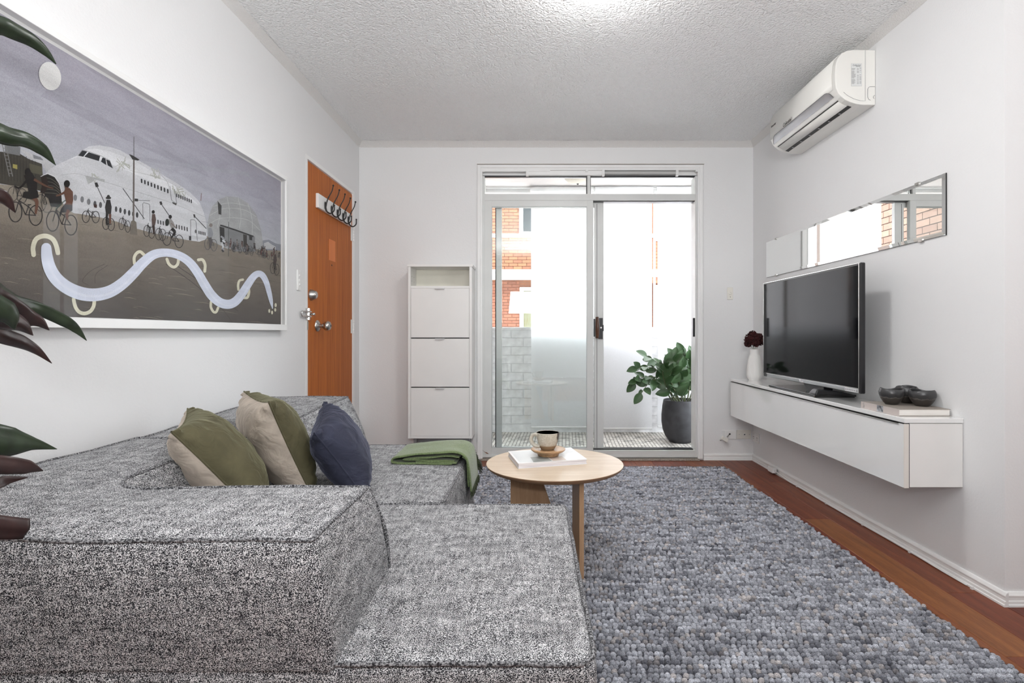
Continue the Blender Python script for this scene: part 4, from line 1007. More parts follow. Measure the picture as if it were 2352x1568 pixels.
for yy, zz in ((MY0 + .16, MZ1), (MY1 - .16, MZ1), (MY0 + .14, MZ0), (MY1 - .16, MZ0)): MB().box(MXf - .002, XR - .001, yy - .012, yy + .012, zz - .006, zz + .005).build('clip', m_steel, mr)

# ------------------------------------------------------------------ air conditioner
ac = thing('air_conditioner', (XR, 3.0, 2.2), 'white split system air conditioner high on the right wall', 'air conditioner')
AY0, AY1 = 2.655, 3.385
prof = [(XR - .001, 2.362), (1.58, 2.364), (1.545, 2.360), (1.518, 2.348), (1.498, 2.325), (1.488, 2.295), (1.484, 2.25), (1.485, 2.21), (1.488, 2.178), (1.500, 2.150), (1.514, 2.134), (1.535, 2.118), (1.56, 2.106), (1.59, 2.097), (1.62, 2.093), (XR - .001, 2.092)]
def acprism(pr_, y0, y1, name, mat, par=ac, bev=0): return MB().prism([(x_, y0, z_) for x_, z_ in pr_], (0, y1 - y0, 0)).build(name, mat, par, bevel=bev, normals=True)
acprism(prof, AY0, AY1, 'casing', m_acwhite, bev=.003)
# end cap seam, cover and cable knock-out
a0 = AY0 - .0008
def acline(pts, r=.0009, mat=m_silver, nm='panel_line'): MB().tube([Vector((x_, a0, z_)) for x_, z_ in pts], r, 5).build(nm, mat, ac)
acline([(1.632, 2.360), (1.632, 2.112), (1.605, 2.113), (1.575, 2.122), (1.545, 2.138), (1.525, 2.155)])
acline([(1.679, 2.182), (1.655, 2.182), (1.648, 2.178), (1.644, 2.170), (1.644, 2.130), (1.649, 2.119), (1.658, 2.115)], .0011, m_greyink)
acline([(1.679, 2.140), (1.673, 2.136), (1.671, 2.129), (1.675, 2.123)], .0011, m_greyink)
def offp(pr_, d):   # outline pushed outwards by d
    out = []
    for i, (x_, z_) in enumerate(pr_):
        a_, b_ = pr_[max(i - 1, 0)], pr_[min(i + 1, len(pr_) - 1)]; t = Vector((b_[0] - a_[0], b_[1] - a_[1])).normalized(); out.append((x_ + t.y * d, z_ - t.x * d))
    return out
def strip(i0, i1, y0, y1, d, name, mat, par=ac, sub_=None):
    seg = sub_ or prof[i0:i1 + 1]; o_ = offp(seg, d)
    return MB().grid([[Vector((x_, y0, z_)) for x_, z_ in o_], [Vector((x_, y1, z_)) for x_, z_ in o_]]).build(name, mat, par, smooth=60, solid=.0016)
sgn = 1
strip(2, 8, AY0 + .028, AY1 - .006, sgn * .002, 'front_panel', m_acwhite)
# silver display band with rounded ends
seg = [(1.4865, 2.186), (1.489, 2.178), (1.495, 2.163), (1.503, 2.148)]; o_ = offp(seg, sgn * .0042); G = []
for i in range(41):
    y = AY0 + .040 + (AY1 - AY0 - .060) * i / 40; e = min(i, 40 - i) / 40; k_ = min(1, math.sqrt(max(0, e * 16))) if e < 1 / 16 else 1
    top_ = Vector((o_[-1][0], y, o_[-1][1])); row = []
    for (x_, z_) in o_[::-1]: row.append(top_.lerp(Vector((x_, y, z_)), k_))
    G.append(row)
MB().grid(G).build('display_band', M('smoked_silver', (.33, .33, .345), .22, metal=.4, var=.1), ac, smooth=180)
acg = MB().tube([g[-1] + Vector((-.0006, 0, .0006)) for g in G], .0010, 5); acg.build('panel_edge', m_dark, ac)
def slot(a_, b_, y0, y1, name, mat, d=.0012): strip(0, 0, y0, y1, sgn * d, name, mat, ac, [a_, b_])
slot((1.5185, 2.1305), (1.5225, 2.1275), AY0 + .038, AY1 - .03, 'vent_slot', m_dark)
strip(0, 0, AY0 + .040, AY1 - .032, sgn * .0022, 'louvre', m_acwhite, ac, [(1.524, 2.1265), (1.545, 2.1135), (1.566, 2.105)])
slot((1.567, 2.1045), (1.586, 2.0985), AY0 + .036, AY1 - .03, 'vent_slot', m_dark, .0016)
m_ = MB()
for i in range(6): y = AY0 + .12 + i * .1; m_.box(1.570, 1.585, y, y + .003, 2.0945, 2.099)
m_.build('louvre_pin', m_silver, ac)
text('Celestial', 'brand_lettering', .030, frame((1.4795, AY1 - .235, 2.199), (0, -1, 0), (0, 0, 1)), m_ink, ac, shear=.2)
text('Inverter', 'model_lettering', .020, frame((1.4795, AY1 - .058, 2.252), (0, -1, 0), (0, 0, 1)), m_ink, ac, shear=.2)
sx0, sx1 = at(1955, 0, AY0).x, at(1979, 0, AY0).x; sz1, sz0 = at(0, 146, AY0).z, at(0, 198, AY0).z
stk = MB().box(sx0, sx1, a0 - .0004, a0 + .0004, sz0, sz1).build('rating_sticker', M('sticker_paper', (.72, .73, .72), .5), ac)
text('Celestial', 'sticker_title', .0115, frame(((sx0 + sx1) / 2, a0 - .0006, sz1 - .0085), (1, 0, 0), (0, 0, 1)), m_ink, stk, .0001, shear=.2)
text('INVERTER', 'sticker_subtitle', .0050, frame(((sx0 + sx1) / 2 + .008, a0 - .0006, sz1 - .0155), (1, 0, 0), (0, 0, 1)), m_ink, stk, .0001)
m_ = MB(); rs = random.Random(2)
for i in range(27):
    z = sz1 - .022 - i * .0030
    if rs.random() < .93: m_.box(sx0 + .0015, sx0 + rs.uniform(.012, .022), a0 - .0006, a0 - .0003, z, z + .0013)
    if rs.random() < .75: m_.box(sx0 + .028, sx0 + .037, a0 - .0006, a0 - .0003, z, z + .0013)
    if rs.random() < .7: m_.box(sx0 + .041, sx0 + .048, a0 - .0006, a0 - .0003, z, z + .0013)
m_.build('table_text', m_greyink, stk)
m_ = MB().box(sx0, sx1, a0 - .0006, a0 - .0003, sz1 - .0004, sz1).box(sx0, sx1, a0 - .0006, a0 - .0003, sz0, sz0 + .0004).box(sx0, sx0 + .0004, a0 - .0006, a0 - .0003, sz0, sz1).box(sx1 - .0004, sx1, a0 - .0006, a0 - .0003, sz0, sz1); m_.build('sticker_border', m_greyink, stk)

# ------------------------------------------------------------------ ceiling lamp
LC = (.262, 2.17, H)
lm = thing('ceiling_light', LC, 'round lit opal ceiling light at the top edge of the view', 'ceiling light')
MB().lathe([(.150, 0), (.150, -.018), (.146, -.020)], LC, 48).build('base_ring', m_trim, lm, smooth=40)
MB().lathe([(.145, -.018), (.143, -.032), (.128, -.052), (.095, -.068), (.05, -.077), (.0, -.079)], LC, 48).build('diffuser', m_lamp, lm, smooth=180)
LC2 = (1.75, -1.3, H)  # fill light added on the ceiling behind the camera, out of view
lm2 = thing('rear_fill_light', LC2, 'added round opal fill light on the ceiling, unseen behind the camera', 'ceiling light')
MB().lathe([(.12, 0), (.12, -.018), (.116, -.020)], LC2, 40).build('base_ring', m_trim, lm2, smooth=40)
MB().lathe([(.115, -.018), (.113, -.032), (.10, -.05), (.07, -.063), (.0, -.07)], LC2, 40).build('diffuser', m_rear_fill, lm2, smooth=180)

# ------------------------------------------------------------------ switches and sockets
def plate(name, label, cat, org, xd, zd, w_, h_, mat=m_plate, t=.007):
    """wall plate: org centre on the wall, xd along the wall, zd out of the wall"""
    xd = Vector(xd); zd = Vector(zd); o = Vector(org); r = thing(name, o, label, cat); up = Vector((0, 0, 1))
    def bx(u0, u1, v0, v1, d0, d1): return [o + xd * u + up * v + zd * d for d in (d0, d1) for u, v in ((u0, v0), (u1, v0), (u1, v1), (u0, v1))]
    MB().hexa(bx(-w_ / 2, w_ / 2, -h_ / 2, h_ / 2, 0, t)).build('face_plate', mat, r, bevel=.0025, normals=True)
    return r, bx, o, xd, zd, up
r, bx, o, xd, zd, up = plate('light_switch', 'narrow white light switch on the back wall right of the balcony door', 'switch', at(1676.5, 674, D), (1, 0, 0), (0, -1, 0), .044, .094, m_ivory)
MB().hexa(bx(-.016, .016, -.044, .044, .0065, .0082)).build('insert', m_ivory, r, bevel=.001, normals=True)
MB().lathe([(.011, 0), (.010, .0015), (.007, .004), (.0, .005)], o + zd * .0082, 20, axis=zd).build('rocker', m_ivory, r, smooth=40)
MB().lathe([(.0028, 0), (.002, .0006)], o + zd * .0082 + up * -.026, 10, axis=zd).build('screw', m_dark, r)
MB().lathe([(.0028, 0), (.002, .0006)], o + zd * .0082 + up * .026, 10, axis=zd).build('screw', m_ivory, r)
r, bx, o, xd, zd, up = plate('light_switch', 'white light switch on the left wall between artwork and timber door', 'switch', onx(684.5, 643.5, XL), (0, -1, 0), (1, 0, 0), .045, .116, m_plate)
MB().hexa(bx(-.016, .016, -.050, .050, .0065, .0082)).build('insert', m_plate, r, bevel=.001, normals=True)
for k_ in (-.026, 0, .026): MB().lathe([(.0085, 0), (.007, .002), (.0, .004)], o + zd * .0082 + up * k_, 18, axis=zd).build('rocker', m_plate, r, smooth=40)
r, bx, o, xd, zd, up = plate('antenna_socket', 'white aerial wall plate with a dangling beige plug block', 'socket', at(1674, 997.5, D), (1, 0, 0), (0, -1, 0), .112, .070)
MB().hexa(bx(-.034, .038, -.028, .028, .006, .009)).build('insert', m_plate, r, bevel=.0015, normals=True)
MB().lathe([(.007, 0), (.006, .002)], o + zd * .009 + xd * .004 + up * .005, 14, axis=zd).build('socket_hole', m_dark, r)
r, bx, o, xd, zd, up = plate('antenna_socket', 'ivory aerial wall plate with a round hole, in the corner', 'socket', at(1708, 997, D), (1, 0, 0), (0, -1, 0), .108, .068, m_ivory)
MB().lathe([(.0085, 0), (.008, .003), (.0055, .003)], o + zd * .007 + xd * .004, 18, axis=zd).build('socket_ring', m_plate, r, smooth=40)
MB().lathe([(.0055, 0), (.005, .003)], o + zd * .0072 + xd * .004, 14, axis=zd).build('socket_hole', m_dark, r)
for k_ in (-.036, .042): MB().lathe([(.003, 0), (.002, .0008)], o + zd * .007 + xd * k_, 10, axis=zd).build('screw', m_steel, r)
# splitter block hanging from the first plate
q0 = at(1675, 999, D - .02); q1 = at(1664, 1008, D - .035)
pg = thing('aerial_splitter', q1, 'small beige aerial splitter block hanging from the wall plate', 'plug')
M4 = Matrix.Rotation(math.radians(30), 4, 'Y'); vs_ = []
for d_ in (-.010, .010):
    for u, v in ((-.024, -.013), (.024, -.013), (.024, .013), (-.024, .013)): vs_.append(q1 + (M4 @ Vector((u, 0, v))).xyz * 1.0 + Vector((0, d_, 0)))
MB().hexa([vs_[0], vs_[1], vs_[2], vs_[3], vs_[4], vs_[5], vs_[6], vs_[7]]).build('block', m_ivory, pg, bevel=.002, normals=True)
MB().tube([q0 + Vector((0, .012, 0)), q0.lerp(q1, .4)], .0045, 8).tube([q1 + Vector((-.024, 0, -.010)), q1 + Vector((-.036, -.002, -.006))], .0025, 8).build('connector', m_steel, pg, smooth=50)
pc = onx(1737, 1004, XR)
r, bx, o, xd, zd, up = plate('power_socket', 'white double power socket low on the right wall near the corner', 'socket', (XR, pc.y - .0, pc.z), (0, -1, 0), (-1, 0, 0), .116, .074)
for k_ in (-.030, .030):
    for (du, dv, ro) in ((-.006, .0, .4), (.006, .0, -.4), (0, -.014, 0)):
        c0 = o + zd * .0072 + xd * (k_ + du) + up * dv; e_ = (up * math.cos(ro) + xd * math.sin(ro)) * .0035
        MB().tube([c0 - e_, c0 + e_], .0012, 6).build('pin_slot', m_dark, r)
    MB().hexa(bx(k_ - .007, k_ + .007, .016, .028, .007, .0095)).build('rocker', m_plate, r, bevel=.001, normals=True)
# plug and its cable on the skirting
cp = thing('extension_plug', (XR - .03, 3.72, .03), 'white cable junction plug lying along the skirting under the cabinet', 'plug')
MB().box(XR - .05, XR - .018, 3.69, 3.765, .012, .048).build('plug_body', m_plate, cp, bevel=.004, seg=3)
MB().tube([(XR - .034, 3.765, .036), (XR - .034, 3.79, .036)], .006, 10).build('connector', m_steel, cp, smooth=50)
cb2 = thing('power_cable', (XR - .02, 3.0, .01), 'thin white cable running along the right skirting board', 'cable')
P = [(XR - .034, 3.69, .030), (XR - .030, 3.60, .020)] + [(XR - .0205 + .0015 * math.sin(i * 1.7), 3.5 - i * .13, .0055 + .001 * math.sin(i)) for i in range(12)]
MB().tube(catmull(P, 5), .0032, 8).build('cable', m_plate, cb2, smooth=180)
for i in range(5): y = 3.4 - i * .34; MB().box(XR - .026, XR - .0165, y, y + .010, .0, .012).build('cable_clip', m_plate, cb2, bevel=.001)
# ------------------------------------------------------------------ framed artwork on the left wall
AX = XL + .016                                             # plane of the print
PY0, PY1, PZ0, PZ1 = 1.02, 2.822, 1.0165, 1.762
art = thing('framed_artwork', (XL, 1.93, .99), 'large white framed print of a grounded airliner with cyclists and a painted wavy line', 'picture')
fo = (.985, 2.846, .985, 1.792)
m_fr = M('white_frame_lacquer', (.80, .80, .79), .35, var=.01)
def bar(y0, y1, z0, z1): return MB().box(XL + .001, XL + .036, y0, y1, z0, z1).build('frame_rail', m_fr, art, bevel=.0015)
bar(fo[0], fo[1], fo[2], PZ0 - .002); bar(fo[0], fo[1], PZ1 + .010, fo[3]); bar(fo[0], PY0 - .01, PZ0 - .002, PZ1 + .010); bar(PY1 + .012, fo[1], PZ0 - .002, PZ1 + .010)
MB().box(XL + .002, AX - .004, PY0 - .012, PY1 + .014, PZ0 - .004, PZ1 + .012).build('mount_board', m_fr, art)
MB().poly([(XL + .028, PY0 - .01, PZ0), (XL + .028, PY1 + .012, PZ0), (XL + .028, PY1 + .012, PZ1 + .01), (XL + .028, PY0 - .01, PZ1 + .01)]).build('glass_pane', m_pglass, art)
A = MB(); ITEMS = []
def srgb(c): return tuple((x / 255) ** 2.2 * 1.0 for x in c) if max(c) > 1 else c
def q3(p, l): v = onx(p[0], p[1], AX); return Vector((AX - .003 + l * .00022, min(PY1, max(PY0, v.y)), min(PZ1, max(PZ0, v.z))))
def fc(c): return (c[0] / 3.136, 300 + c[1] / 3.136)       # tracing sheet (left part of the print, 3.136x) to frame pixels
def pgn(pts, col, l): ITEMS.append((l, [[q3(fc(p), 0) for p in pts]], srgb(col)))
def quadc(P, cols, l): ITEMS.append((l, [[Vector((AX - .003, y, z)) for y, z in P]], tuple(srgb(c) for c in cols)))
def stroke(pts, w_, col, l, smooth=True):
    P = [Vector((*p, 0)) for p in pts]
    if isinstance(w_, (int, float)): W = [w_] * len(P)
    else: W = list(w_)
    if smooth and len(P) > 2:
        k = 6; W2 = []
        for i in range(len(W) - 1): W2 += [W[i] + (W[i + 1] - W[i]) * j / k for j in range(k)]
        W = W2 + [W[-1]]; P = catmull(P, k)
    Lft, Rgt = [], []
    for i, p in enumerate(P):
        t = (P[min(i + 1, len(P) - 1)] - P[max(i - 1, 0)]).normalized(); n = Vector((-t.y, t.x, 0)) * W[i] / 2; Lft.append(p + n); Rgt.append(p - n)
    ITEMS.append((l, [[q3(fc(p), 0) for p in (Lft[i], Lft[i + 1], Rgt[i + 1], Rgt[i])] for i in range(len(P) - 1)], srgb(col)))
def ell(cx_, cy_, rx, ry, col, l, n=20, rot=0):
    pgn([(cx_ + rx * math.cos(a) * math.cos(rot) - ry * math.sin(a) * math.sin(rot), cy_ + rx * math.cos(a) * math.sin(rot) + ry * math.sin(a) * math.cos(rot)) for a in [2 * math.pi * i / n for i in range(n)]], col, l)
def ring(cx_, cy_, rx, ry, w_, col, l, n=26):
    stroke([(cx_ + rx * math.cos(a), cy_ + ry * math.sin(a)) for a in [2 * math.pi * i / n for i in range(n + 1)]], w_, col, l, False)
# sky in graded bands, then the playa
bands = [(1.762, (156, 153, 163)), (1.62, (159, 158, 167)), (1.50, (168, 169, 176)), (1.38, (174, 176, 181)), (1.25, (172, 173, 178))]
for (za, ca), (zb_, cb_) in zip(bands, bands[1:]):
    for i in range(6):
        ya, yb = PY0 + (PY1 - PY0) * i / 6, PY0 + (PY1 - PY0) * (i + 1) / 6; sh = lambda c, i_: tuple(x - 5 * i_ / 6 * (1 if k < 2 else .8) for k, x in enumerate(c))
        quadc([(ya, zb_), (yb, zb_), (yb, za), (ya, za)], [sh(cb_, i), sh(cb_, i + 1), sh(ca, i + 1), sh(ca, i)], 0)
for (pts, c) in (([(0, 300), (500, 330), (1800, 560), (1800, 540), (600, 270), (0, 240)], (165, 165, 174)), ([(300, -250), (900, 60), (1500, 330), (1500, 300), (950, 10), (350, -300)], (150, 149, 158)), ([(900, 200), (1800, 330), (1800, 300), (950, 180)], (154, 154, 162))): pgn(pts, c, 1)
gl = [(-1300, 330), (0, 385), (160, 400), (330, 450), (450, 480), (620, 590), (850, 650), (1000, 700), (1340, 770), (1500, 760), (1900, 810), (2035, 850)]
pg_ = [q3(fc(p), 0) for p in gl]; gcol = [srgb((132, 124, 112))] * len(pg_); XP = AX - .003
ITEMS.append((2, [pg_ + [Vector((XP, PY1, 1.20)), Vector((XP, PY0, 1.20))]], tuple(gcol + [srgb((110, 103, 95))] * 2)))
ITEMS.append((2, [[Vector((XP, PY0, 1.20)), Vector((XP, PY1, 1.20)), Vector((XP, PY1, PZ0)), Vector((XP, PY0, PZ0))]], (srgb((110, 103, 95)),) * 2 + (srgb((84, 80, 78)),) * 2))
rs = random.Random(11)
for i in range(150):                                       # tyre tracks and ripples in the dust
    x = rs.uniform(-300, 2000); y = rs.uniform(620, 1380) if x < 900 else rs.uniform(880, 1380); L = rs.uniform(30, 180); c = rs.choice([(124, 116, 105), (92, 87, 81), (136, 128, 116), (100, 94, 87)])
    stroke([(x, y), (x + L * .5, y + L * .06 - 4), (x + L, y + L * .14)], [1, rs.uniform(2, 5), 1], c, 3, False)
stroke([(1200, 960), (1400, 1100), (1600, 1280), (1680, 1380)], 5, (78, 74, 70), 4); stroke([(1260, 960), (1480, 1110), (1720, 1300)], 5, (78, 74, 70), 4)
stroke([(760, 960), (660, 1010), (600, 1080), (640, 1110)], 4, (82, 78, 73), 4); stroke([(780, 970), (700, 1030), (690, 1100)], 4, (82, 78, 73), 4)
# containers, trailer and ladder at the left
pgn([(-900, 60), (0, 150), (150, 165), (215, 205), (310, 240), (315, 320), (330, 440), (160, 405), (0, 380), (-900, 330)], (66, 63, 57), 4)
for i in range(22): x = -200 + i * 22; stroke([(x, 150 + max(0, x) * .18), (x + 3, 350 + max(0, x) * .15)], 4, (52, 50, 46), 5, False)
pgn([(150, 130), (240, 170), (330, 200), (400, 250), (340, 300), (310, 240), (215, 200)], (176, 176, 178), 5); pgn([(243, 172), (300, 190), (322, 215), (250, 200)], (120, 122, 126), 6)
pgn([(218, 235), (312, 262), (312, 320), (222, 300)], (86, 84, 70), 5); pgn([(100, 240), (132, 246), (132, 278), (100, 268)], (150, 142, 84), 6)
stroke([(20, 80), (75, 330)], 6, (120, 120, 118), 7, False); stroke([(45, 80), (98, 330)], 6, (120, 120, 118), 7, False)
for i in range(9): stroke([(24 + i * 6, 100 + i * 26), (48 + i * 6, 102 + i * 26)], 4, (120, 120, 118), 7, False)
pgn([(40, 90), (155, 118), (152, 180), (45, 160)], (112, 113, 114), 5)
# fuselage
W1, W2, W3 = (190, 191, 194), (176, 177, 180), (204, 205, 207)
fus = [(330, 318), (360, 280), (400, 255), (470, 220), (560, 180), (600, 140), (650, 112), (720, 105), (800, 118), (870, 140), (960, 190), (1060, 245), (1180, 320), (1290, 385), (1380, 450), (1440, 510), (1470, 580), (1490, 660), (1494, 780), (1440, 800), (1340, 785), (1100, 735), (950, 695), (850, 655), (720, 622), (600, 602), (540, 595), (480, 560), (450, 500), (440, 420), (410, 350), (370, 320)]
pgn(fus, W1, 6)
pgn([(480, 222), (560, 190), (700, 200), (860, 260), (1060, 350), (1300, 450), (1440, 540), (1380, 480), (1180, 340), (960, 210), (800, 150), (700, 130), (640, 135), (600, 160)], W3, 7)
pgn([(470, 540), (600, 560), (760, 590), (1000, 660), (1300, 740), (1490, 770), (1494, 782), (1340, 785), (1100, 735), (950, 695), (850, 655), (720, 622), (600, 602), (540, 595)], W2, 7)
for c_, d_ in (((880, 230), (60, 45)), ((1120, 290), (40, 32)), ((1300, 420), (60, 30)), ((690, 330), (30, 25))):
    for i in range(9): stroke([(c_[0] + rs.uniform(-1, 1) * d_[0], c_[1] + rs.uniform(-1, 1) * d_[1]), (c_[0] + rs.uniform(-1, 1) * d_[0] + 8, c_[1] + rs.uniform(-1, 1) * d_[1] + 30)], rs.uniform(3, 10), (166, 167, 160), 8, False)
pgn([(620, 322), (760, 352), (760, 372), (690, 350), (668, 372), (640, 385)], (160, 161, 160), 8)
# nose opening with ribs
pgn([(300, 330), (350, 312), (400, 335), (430, 380), (447, 440), (452, 500), (430, 515), (370, 500), (330, 470)], (40, 38, 36), 9)
for i in range(5): stroke([(325, 335 + i * 28), (380 + i * 8, 350 + i * 26), (436 + i * 3, 395 + i * 22)], 4, (92, 88, 80), 10)
stroke([(300, 330), (350, 310), (402, 333), (432, 378), (450, 440), (455, 505)], 5, (210, 210, 210), 10)
stroke([(445, 320), (560, 310), (700, 350), (960, 430), (1240, 520), (1480, 620)], 2.5, (150, 151, 152), 8)
stroke([(1150, 300), (1210, 370), (1225, 430)], 3, (150, 151, 152), 8)
stroke([(850, 250), (960, 290), (1150, 340), (1300, 410)], 2, (160, 161, 160), 8)
for w_ in ([(570, 180), (600, 142), (636, 150), (606, 188)], [(613, 187), (645, 155), (728, 182), (718, 219)], [(733, 223), (745, 192), (766, 200), (772, 248)], [(769, 205), (796, 216), (817, 271), (782, 250)]): pgn(w_, (44, 45, 48), 9)
stroke([(565, 182), (600, 138), (645, 150), (735, 182), (795, 212), (820, 272)], 3, (120, 120, 122), 10, False)
def win(cx_, cy_, w_, h_, c=(60, 60, 62)): pgn([(cx_ - w_ / 2, cy_ - h_ / 2 + 3), (cx_, cy_ - h_ / 2), (cx_ + w_ / 2, cy_ - h_ / 2 + 5), (cx_ + w_ / 2 + 1, cy_ + h_ / 2), (cx_, cy_ + h_ / 2 + 3), (cx_ - w_ / 2 + 1, cy_ + h_ / 2 - 3)], c, 9)
for i in range(9): win(1025 + i * 23.5, 360 + i * 9.2, 12, 30)
for i in range(8): win(1277 + i * 15, 464 + i * 6.2, 9, 26)
for p in ((548, 482), (598, 495), (645, 512)): ell(*p, 13, 23, (118, 119, 122), 9, 12)
for p in ((690, 527), (730, 535)): ell(*p, 11, 22, (84, 84, 86), 9, 12)
for p in ((842, 565), (873, 573), (905, 583), (936, 592), (965, 600), (993, 607)): ell(*p, 9, 21, (66, 66, 68), 9, 12)
for i in range(12):
    if not 3 < i < 6: win(1143 + i * 19, 655 + i * 4.8, 9, 30)
for i in range(5): win(1437 + i * 11, 731 + i * 2.6, 7, 24)
for d_ in ([(1033, 527), (1040, 518), (1078, 528), (1084, 540), (1086, 655)], [(1033, 527), (1036, 640)], [(1378, 640), (1405, 642), (1416, 655), (1426, 792)], [(1378, 640), (1378, 780)], [(1228, 400), (1240, 500), (1278, 525), (1262, 420)]): stroke(d_, 4, (110, 111, 112), 10, False)
pgn([(1245, 512), (1278, 524), (1274, 538), (1250, 526)], (70, 70, 70), 10); pgn([(1366, 758), (1382, 760), (1382, 790), (1366, 788)], (38, 38, 38), 10); ell(1414, 725, 7, 14, (90, 90, 92), 11, 10)
for (a_, b_, w_) in (((702, 395), (760, 520), 5), ((890, 415), (1045, 635), 5), ((1162, 522), (1226, 615), 5), ((1402, 612), (1490, 705), 5), ((1000, 500), (1085, 505), 3)): stroke([a_, b_], w_, (62, 60, 60), 11, False)
pgn([(687, 375), (706, 372), (718, 402), (696, 408)], (48, 47, 47), 12); pgn([(1153, 512), (1168, 508), (1176, 530), (1160, 536)], (52, 51, 51), 12); pgn([(1396, 602), (1408, 602), (1414, 624), (1402, 628)], (52, 51, 51), 12)
# light pole
pgn([(964, 210), (975, 210), (973, 680), (960, 680)], (98, 92, 88), 13); stroke([(970, 42), (970, 212)], 4, (88, 86, 86), 13, False)
pgn([(934, 168), (960, 178), (1010, 208), (1000, 216), (960, 208)], (58, 57, 57), 14); pgn([(948, 655), (966, 640), (988, 660), (994, 752), (940, 745)], (110, 104, 96), 13); pgn([(975, 488), (1000, 490), (1000, 510), (975, 508)], (58, 57, 57), 14)
# dome shelter
dome = [(1495, 700), (1510, 610), (1535, 545), (1580, 495), (1640, 472), (1720, 480), (1790, 522), (1850, 605), (1885, 715), (1905, 860), (1830, 850), (1640, 850), (1520, 790)]
pgn(dome, (152, 153, 153), 7)
for c_ in ([(1515, 610), (1620, 560), (1760, 570), (1850, 620)], [(1500, 680), (1600, 630), (1780, 640), (1880, 720)], [(1580, 495), (1590, 600), (1570, 700)], [(1640, 475), (1660, 600), (1640, 690)], [(1720, 482), (1740, 600), (1730, 710)], [(1790, 525), (1820, 640), (1820, 750)], [(1540, 545), (1660, 520), (1800, 545)]): stroke(c_, 3, (178, 179, 178), 8)
pgn([(1572, 505), (1600, 540), (1598, 606), (1578, 600)], (58, 58, 58), 9); pgn([(1585, 690), (1605, 676), (1840, 762), (1840, 870), (1700, 870), (1640, 830), (1590, 800)], (120, 121, 122), 9)
stroke([(1590, 680), (1700, 715), (1830, 762)], 10, (50, 50, 50), 11, False); pgn([(1585, 690), (1620, 700), (1622, 820), (1590, 800)], (48, 47, 47), 10); pgn([(1755, 745), (1782, 752), (1782, 840), (1758, 835)], (62, 60, 58), 10); pgn([(1798, 755), (1820, 760), (1820, 790), (1800, 786)], (54, 54, 54), 11)
stroke([(1650, 655), (1650, 905)], 4, (84, 84, 84), 12, False); stroke([(1800, 690), (1455, 655)], 1.5, (90, 90, 90), 6, False)
pgn([(1895, 790), (1940, 785), (1990, 812), (2030, 820), (2030, 865), (1900, 860)], (128, 131, 138), 6); pgn([(1905, 810), (1935, 800), (1965, 822), (1990, 835), (1990, 855), (1908, 850)], (176, 176, 178), 7)
stroke([(1455, 450), (1452, 505)], 5, (120, 100, 96), 8, False)
# cyclists and parked bikes
DK = (34, 31, 30); BKc = (52, 50, 50); SK = (96, 68, 56)
def bike(c1, c2, rx, ry, w_=5, fr=True, col=BKc):
    for (cx_, cy_) in (c1, c2):
        ring(cx_, cy_, rx, ry, w_, col, 15, 22)
        for a_ in range(5): stroke([(cx_ - rx * math.cos(a_ * .63), cy_ - ry * math.sin(a_ * .63)), (cx_ + rx * math.cos(a_ * .63), cy_ + ry * math.sin(a_ * .63))], w_ * .18, (112, 108, 104), 14, False)
    if fr:
        m0 = ((c1[0] + c2[0]) / 2, (c1[1] + c2[1]) / 2 + ry * .1); s_ = (c1[0] + (c2[0] - c1[0]) * .68, m0[1] - ry * 1.0); h_ = (c1[0] + (c2[0] - c1[0]) * .18, c1[1] - ry * 1.15)
        for a_, b_ in ((c1, h_), (h_, m0), (h_, (s_[0], s_[1] + ry * .25)), (s_, m0), (m0, c2), (c2, (s_[0], s_[1] + ry * .25)), (h_, (h_[0] + rx * .35, h_[1] - ry * .25)), ((s_[0] - rx * .25, s_[1]), (s_[0] + rx * .3, s_[1]))): stroke([a_, b_], w_ * .9, col, 16, False)
def limb(P, w_, c, l=17): stroke(P, w_, c, l)
bike((100, 455), (165, 470), 36, 52, 4); bike((118, 585), (263, 610), 47, 72, 7); bike((300, 520), (345, 530), 38, 60, 4)
limb([(205, 310), (235, 380), (240, 460)], [60, 75, 55], DK); ell(205, 298, 22, 28, DK, 18); limb([(205, 350), (150, 410), (110, 400)], [18, 14, 10], DK); limb([(250, 350), (340, 400), (390, 415)], [18, 12, 8], SK); limb([(225, 470), (270, 510), (262, 600)], [34, 26, 14], SK); pgn([(175, 440), (275, 430), (285, 480), (230, 495), (165, 480)], DK, 18); limb([(320, 330), (330, 390), (310, 450)], [40, 46, 30], (46, 38, 34), 13)
bike((385, 652), (517, 680), 44, 72, 7); pgn([(352, 485), (440, 470), (452, 530), (430, 552), (370, 548)], (38, 36, 36), 18)
pgn([(470, 425), (505, 412), (530, 440), (532, 500), (520, 560), (485, 560), (478, 500), (468, 460)], SK, 17); ell(487, 382, 22, 26, DK, 18); pgn([(470, 398), (500, 400), (498, 432), (476, 432)], SK, 17); limb([(478, 440), (440, 460), (408, 470)], [18, 14, 10], SK); limb([(522, 470), (500, 520), (470, 530)], [18, 14, 10], SK)
pgn([(470, 530), (526, 535), (526, 575), (500, 590), (450, 590), (440, 620), (428, 615), (445, 560)], (60, 60, 62), 18); limb([(500, 570), (487, 600), (490, 640)], [26, 20, 14], SK, 19); stroke([(405, 565), (470, 505), (480, 500)], 6, (70, 84, 76), 18, False)
bike((624, 620), (695, 622), 26, 42, 5); pgn([(680, 530), (704, 532), (702, 556), (682, 552)], (66, 48, 44), 17)
ell(785, 484, 20, 10, (62, 60, 58), 19); ell(785, 475, 11, 13, (50, 48, 46), 19); limb([(785, 498), (785, 550), (786, 600)], [26, 48, 36], (44, 42, 42)); limb([(776, 600), (772, 640), (775, 680)], [18, 14, 10], DK); limb([(797, 600), (798, 640), (797, 670)], [18, 14, 10], SK); bike((768, 668), (806, 676), 24, 44, 5)
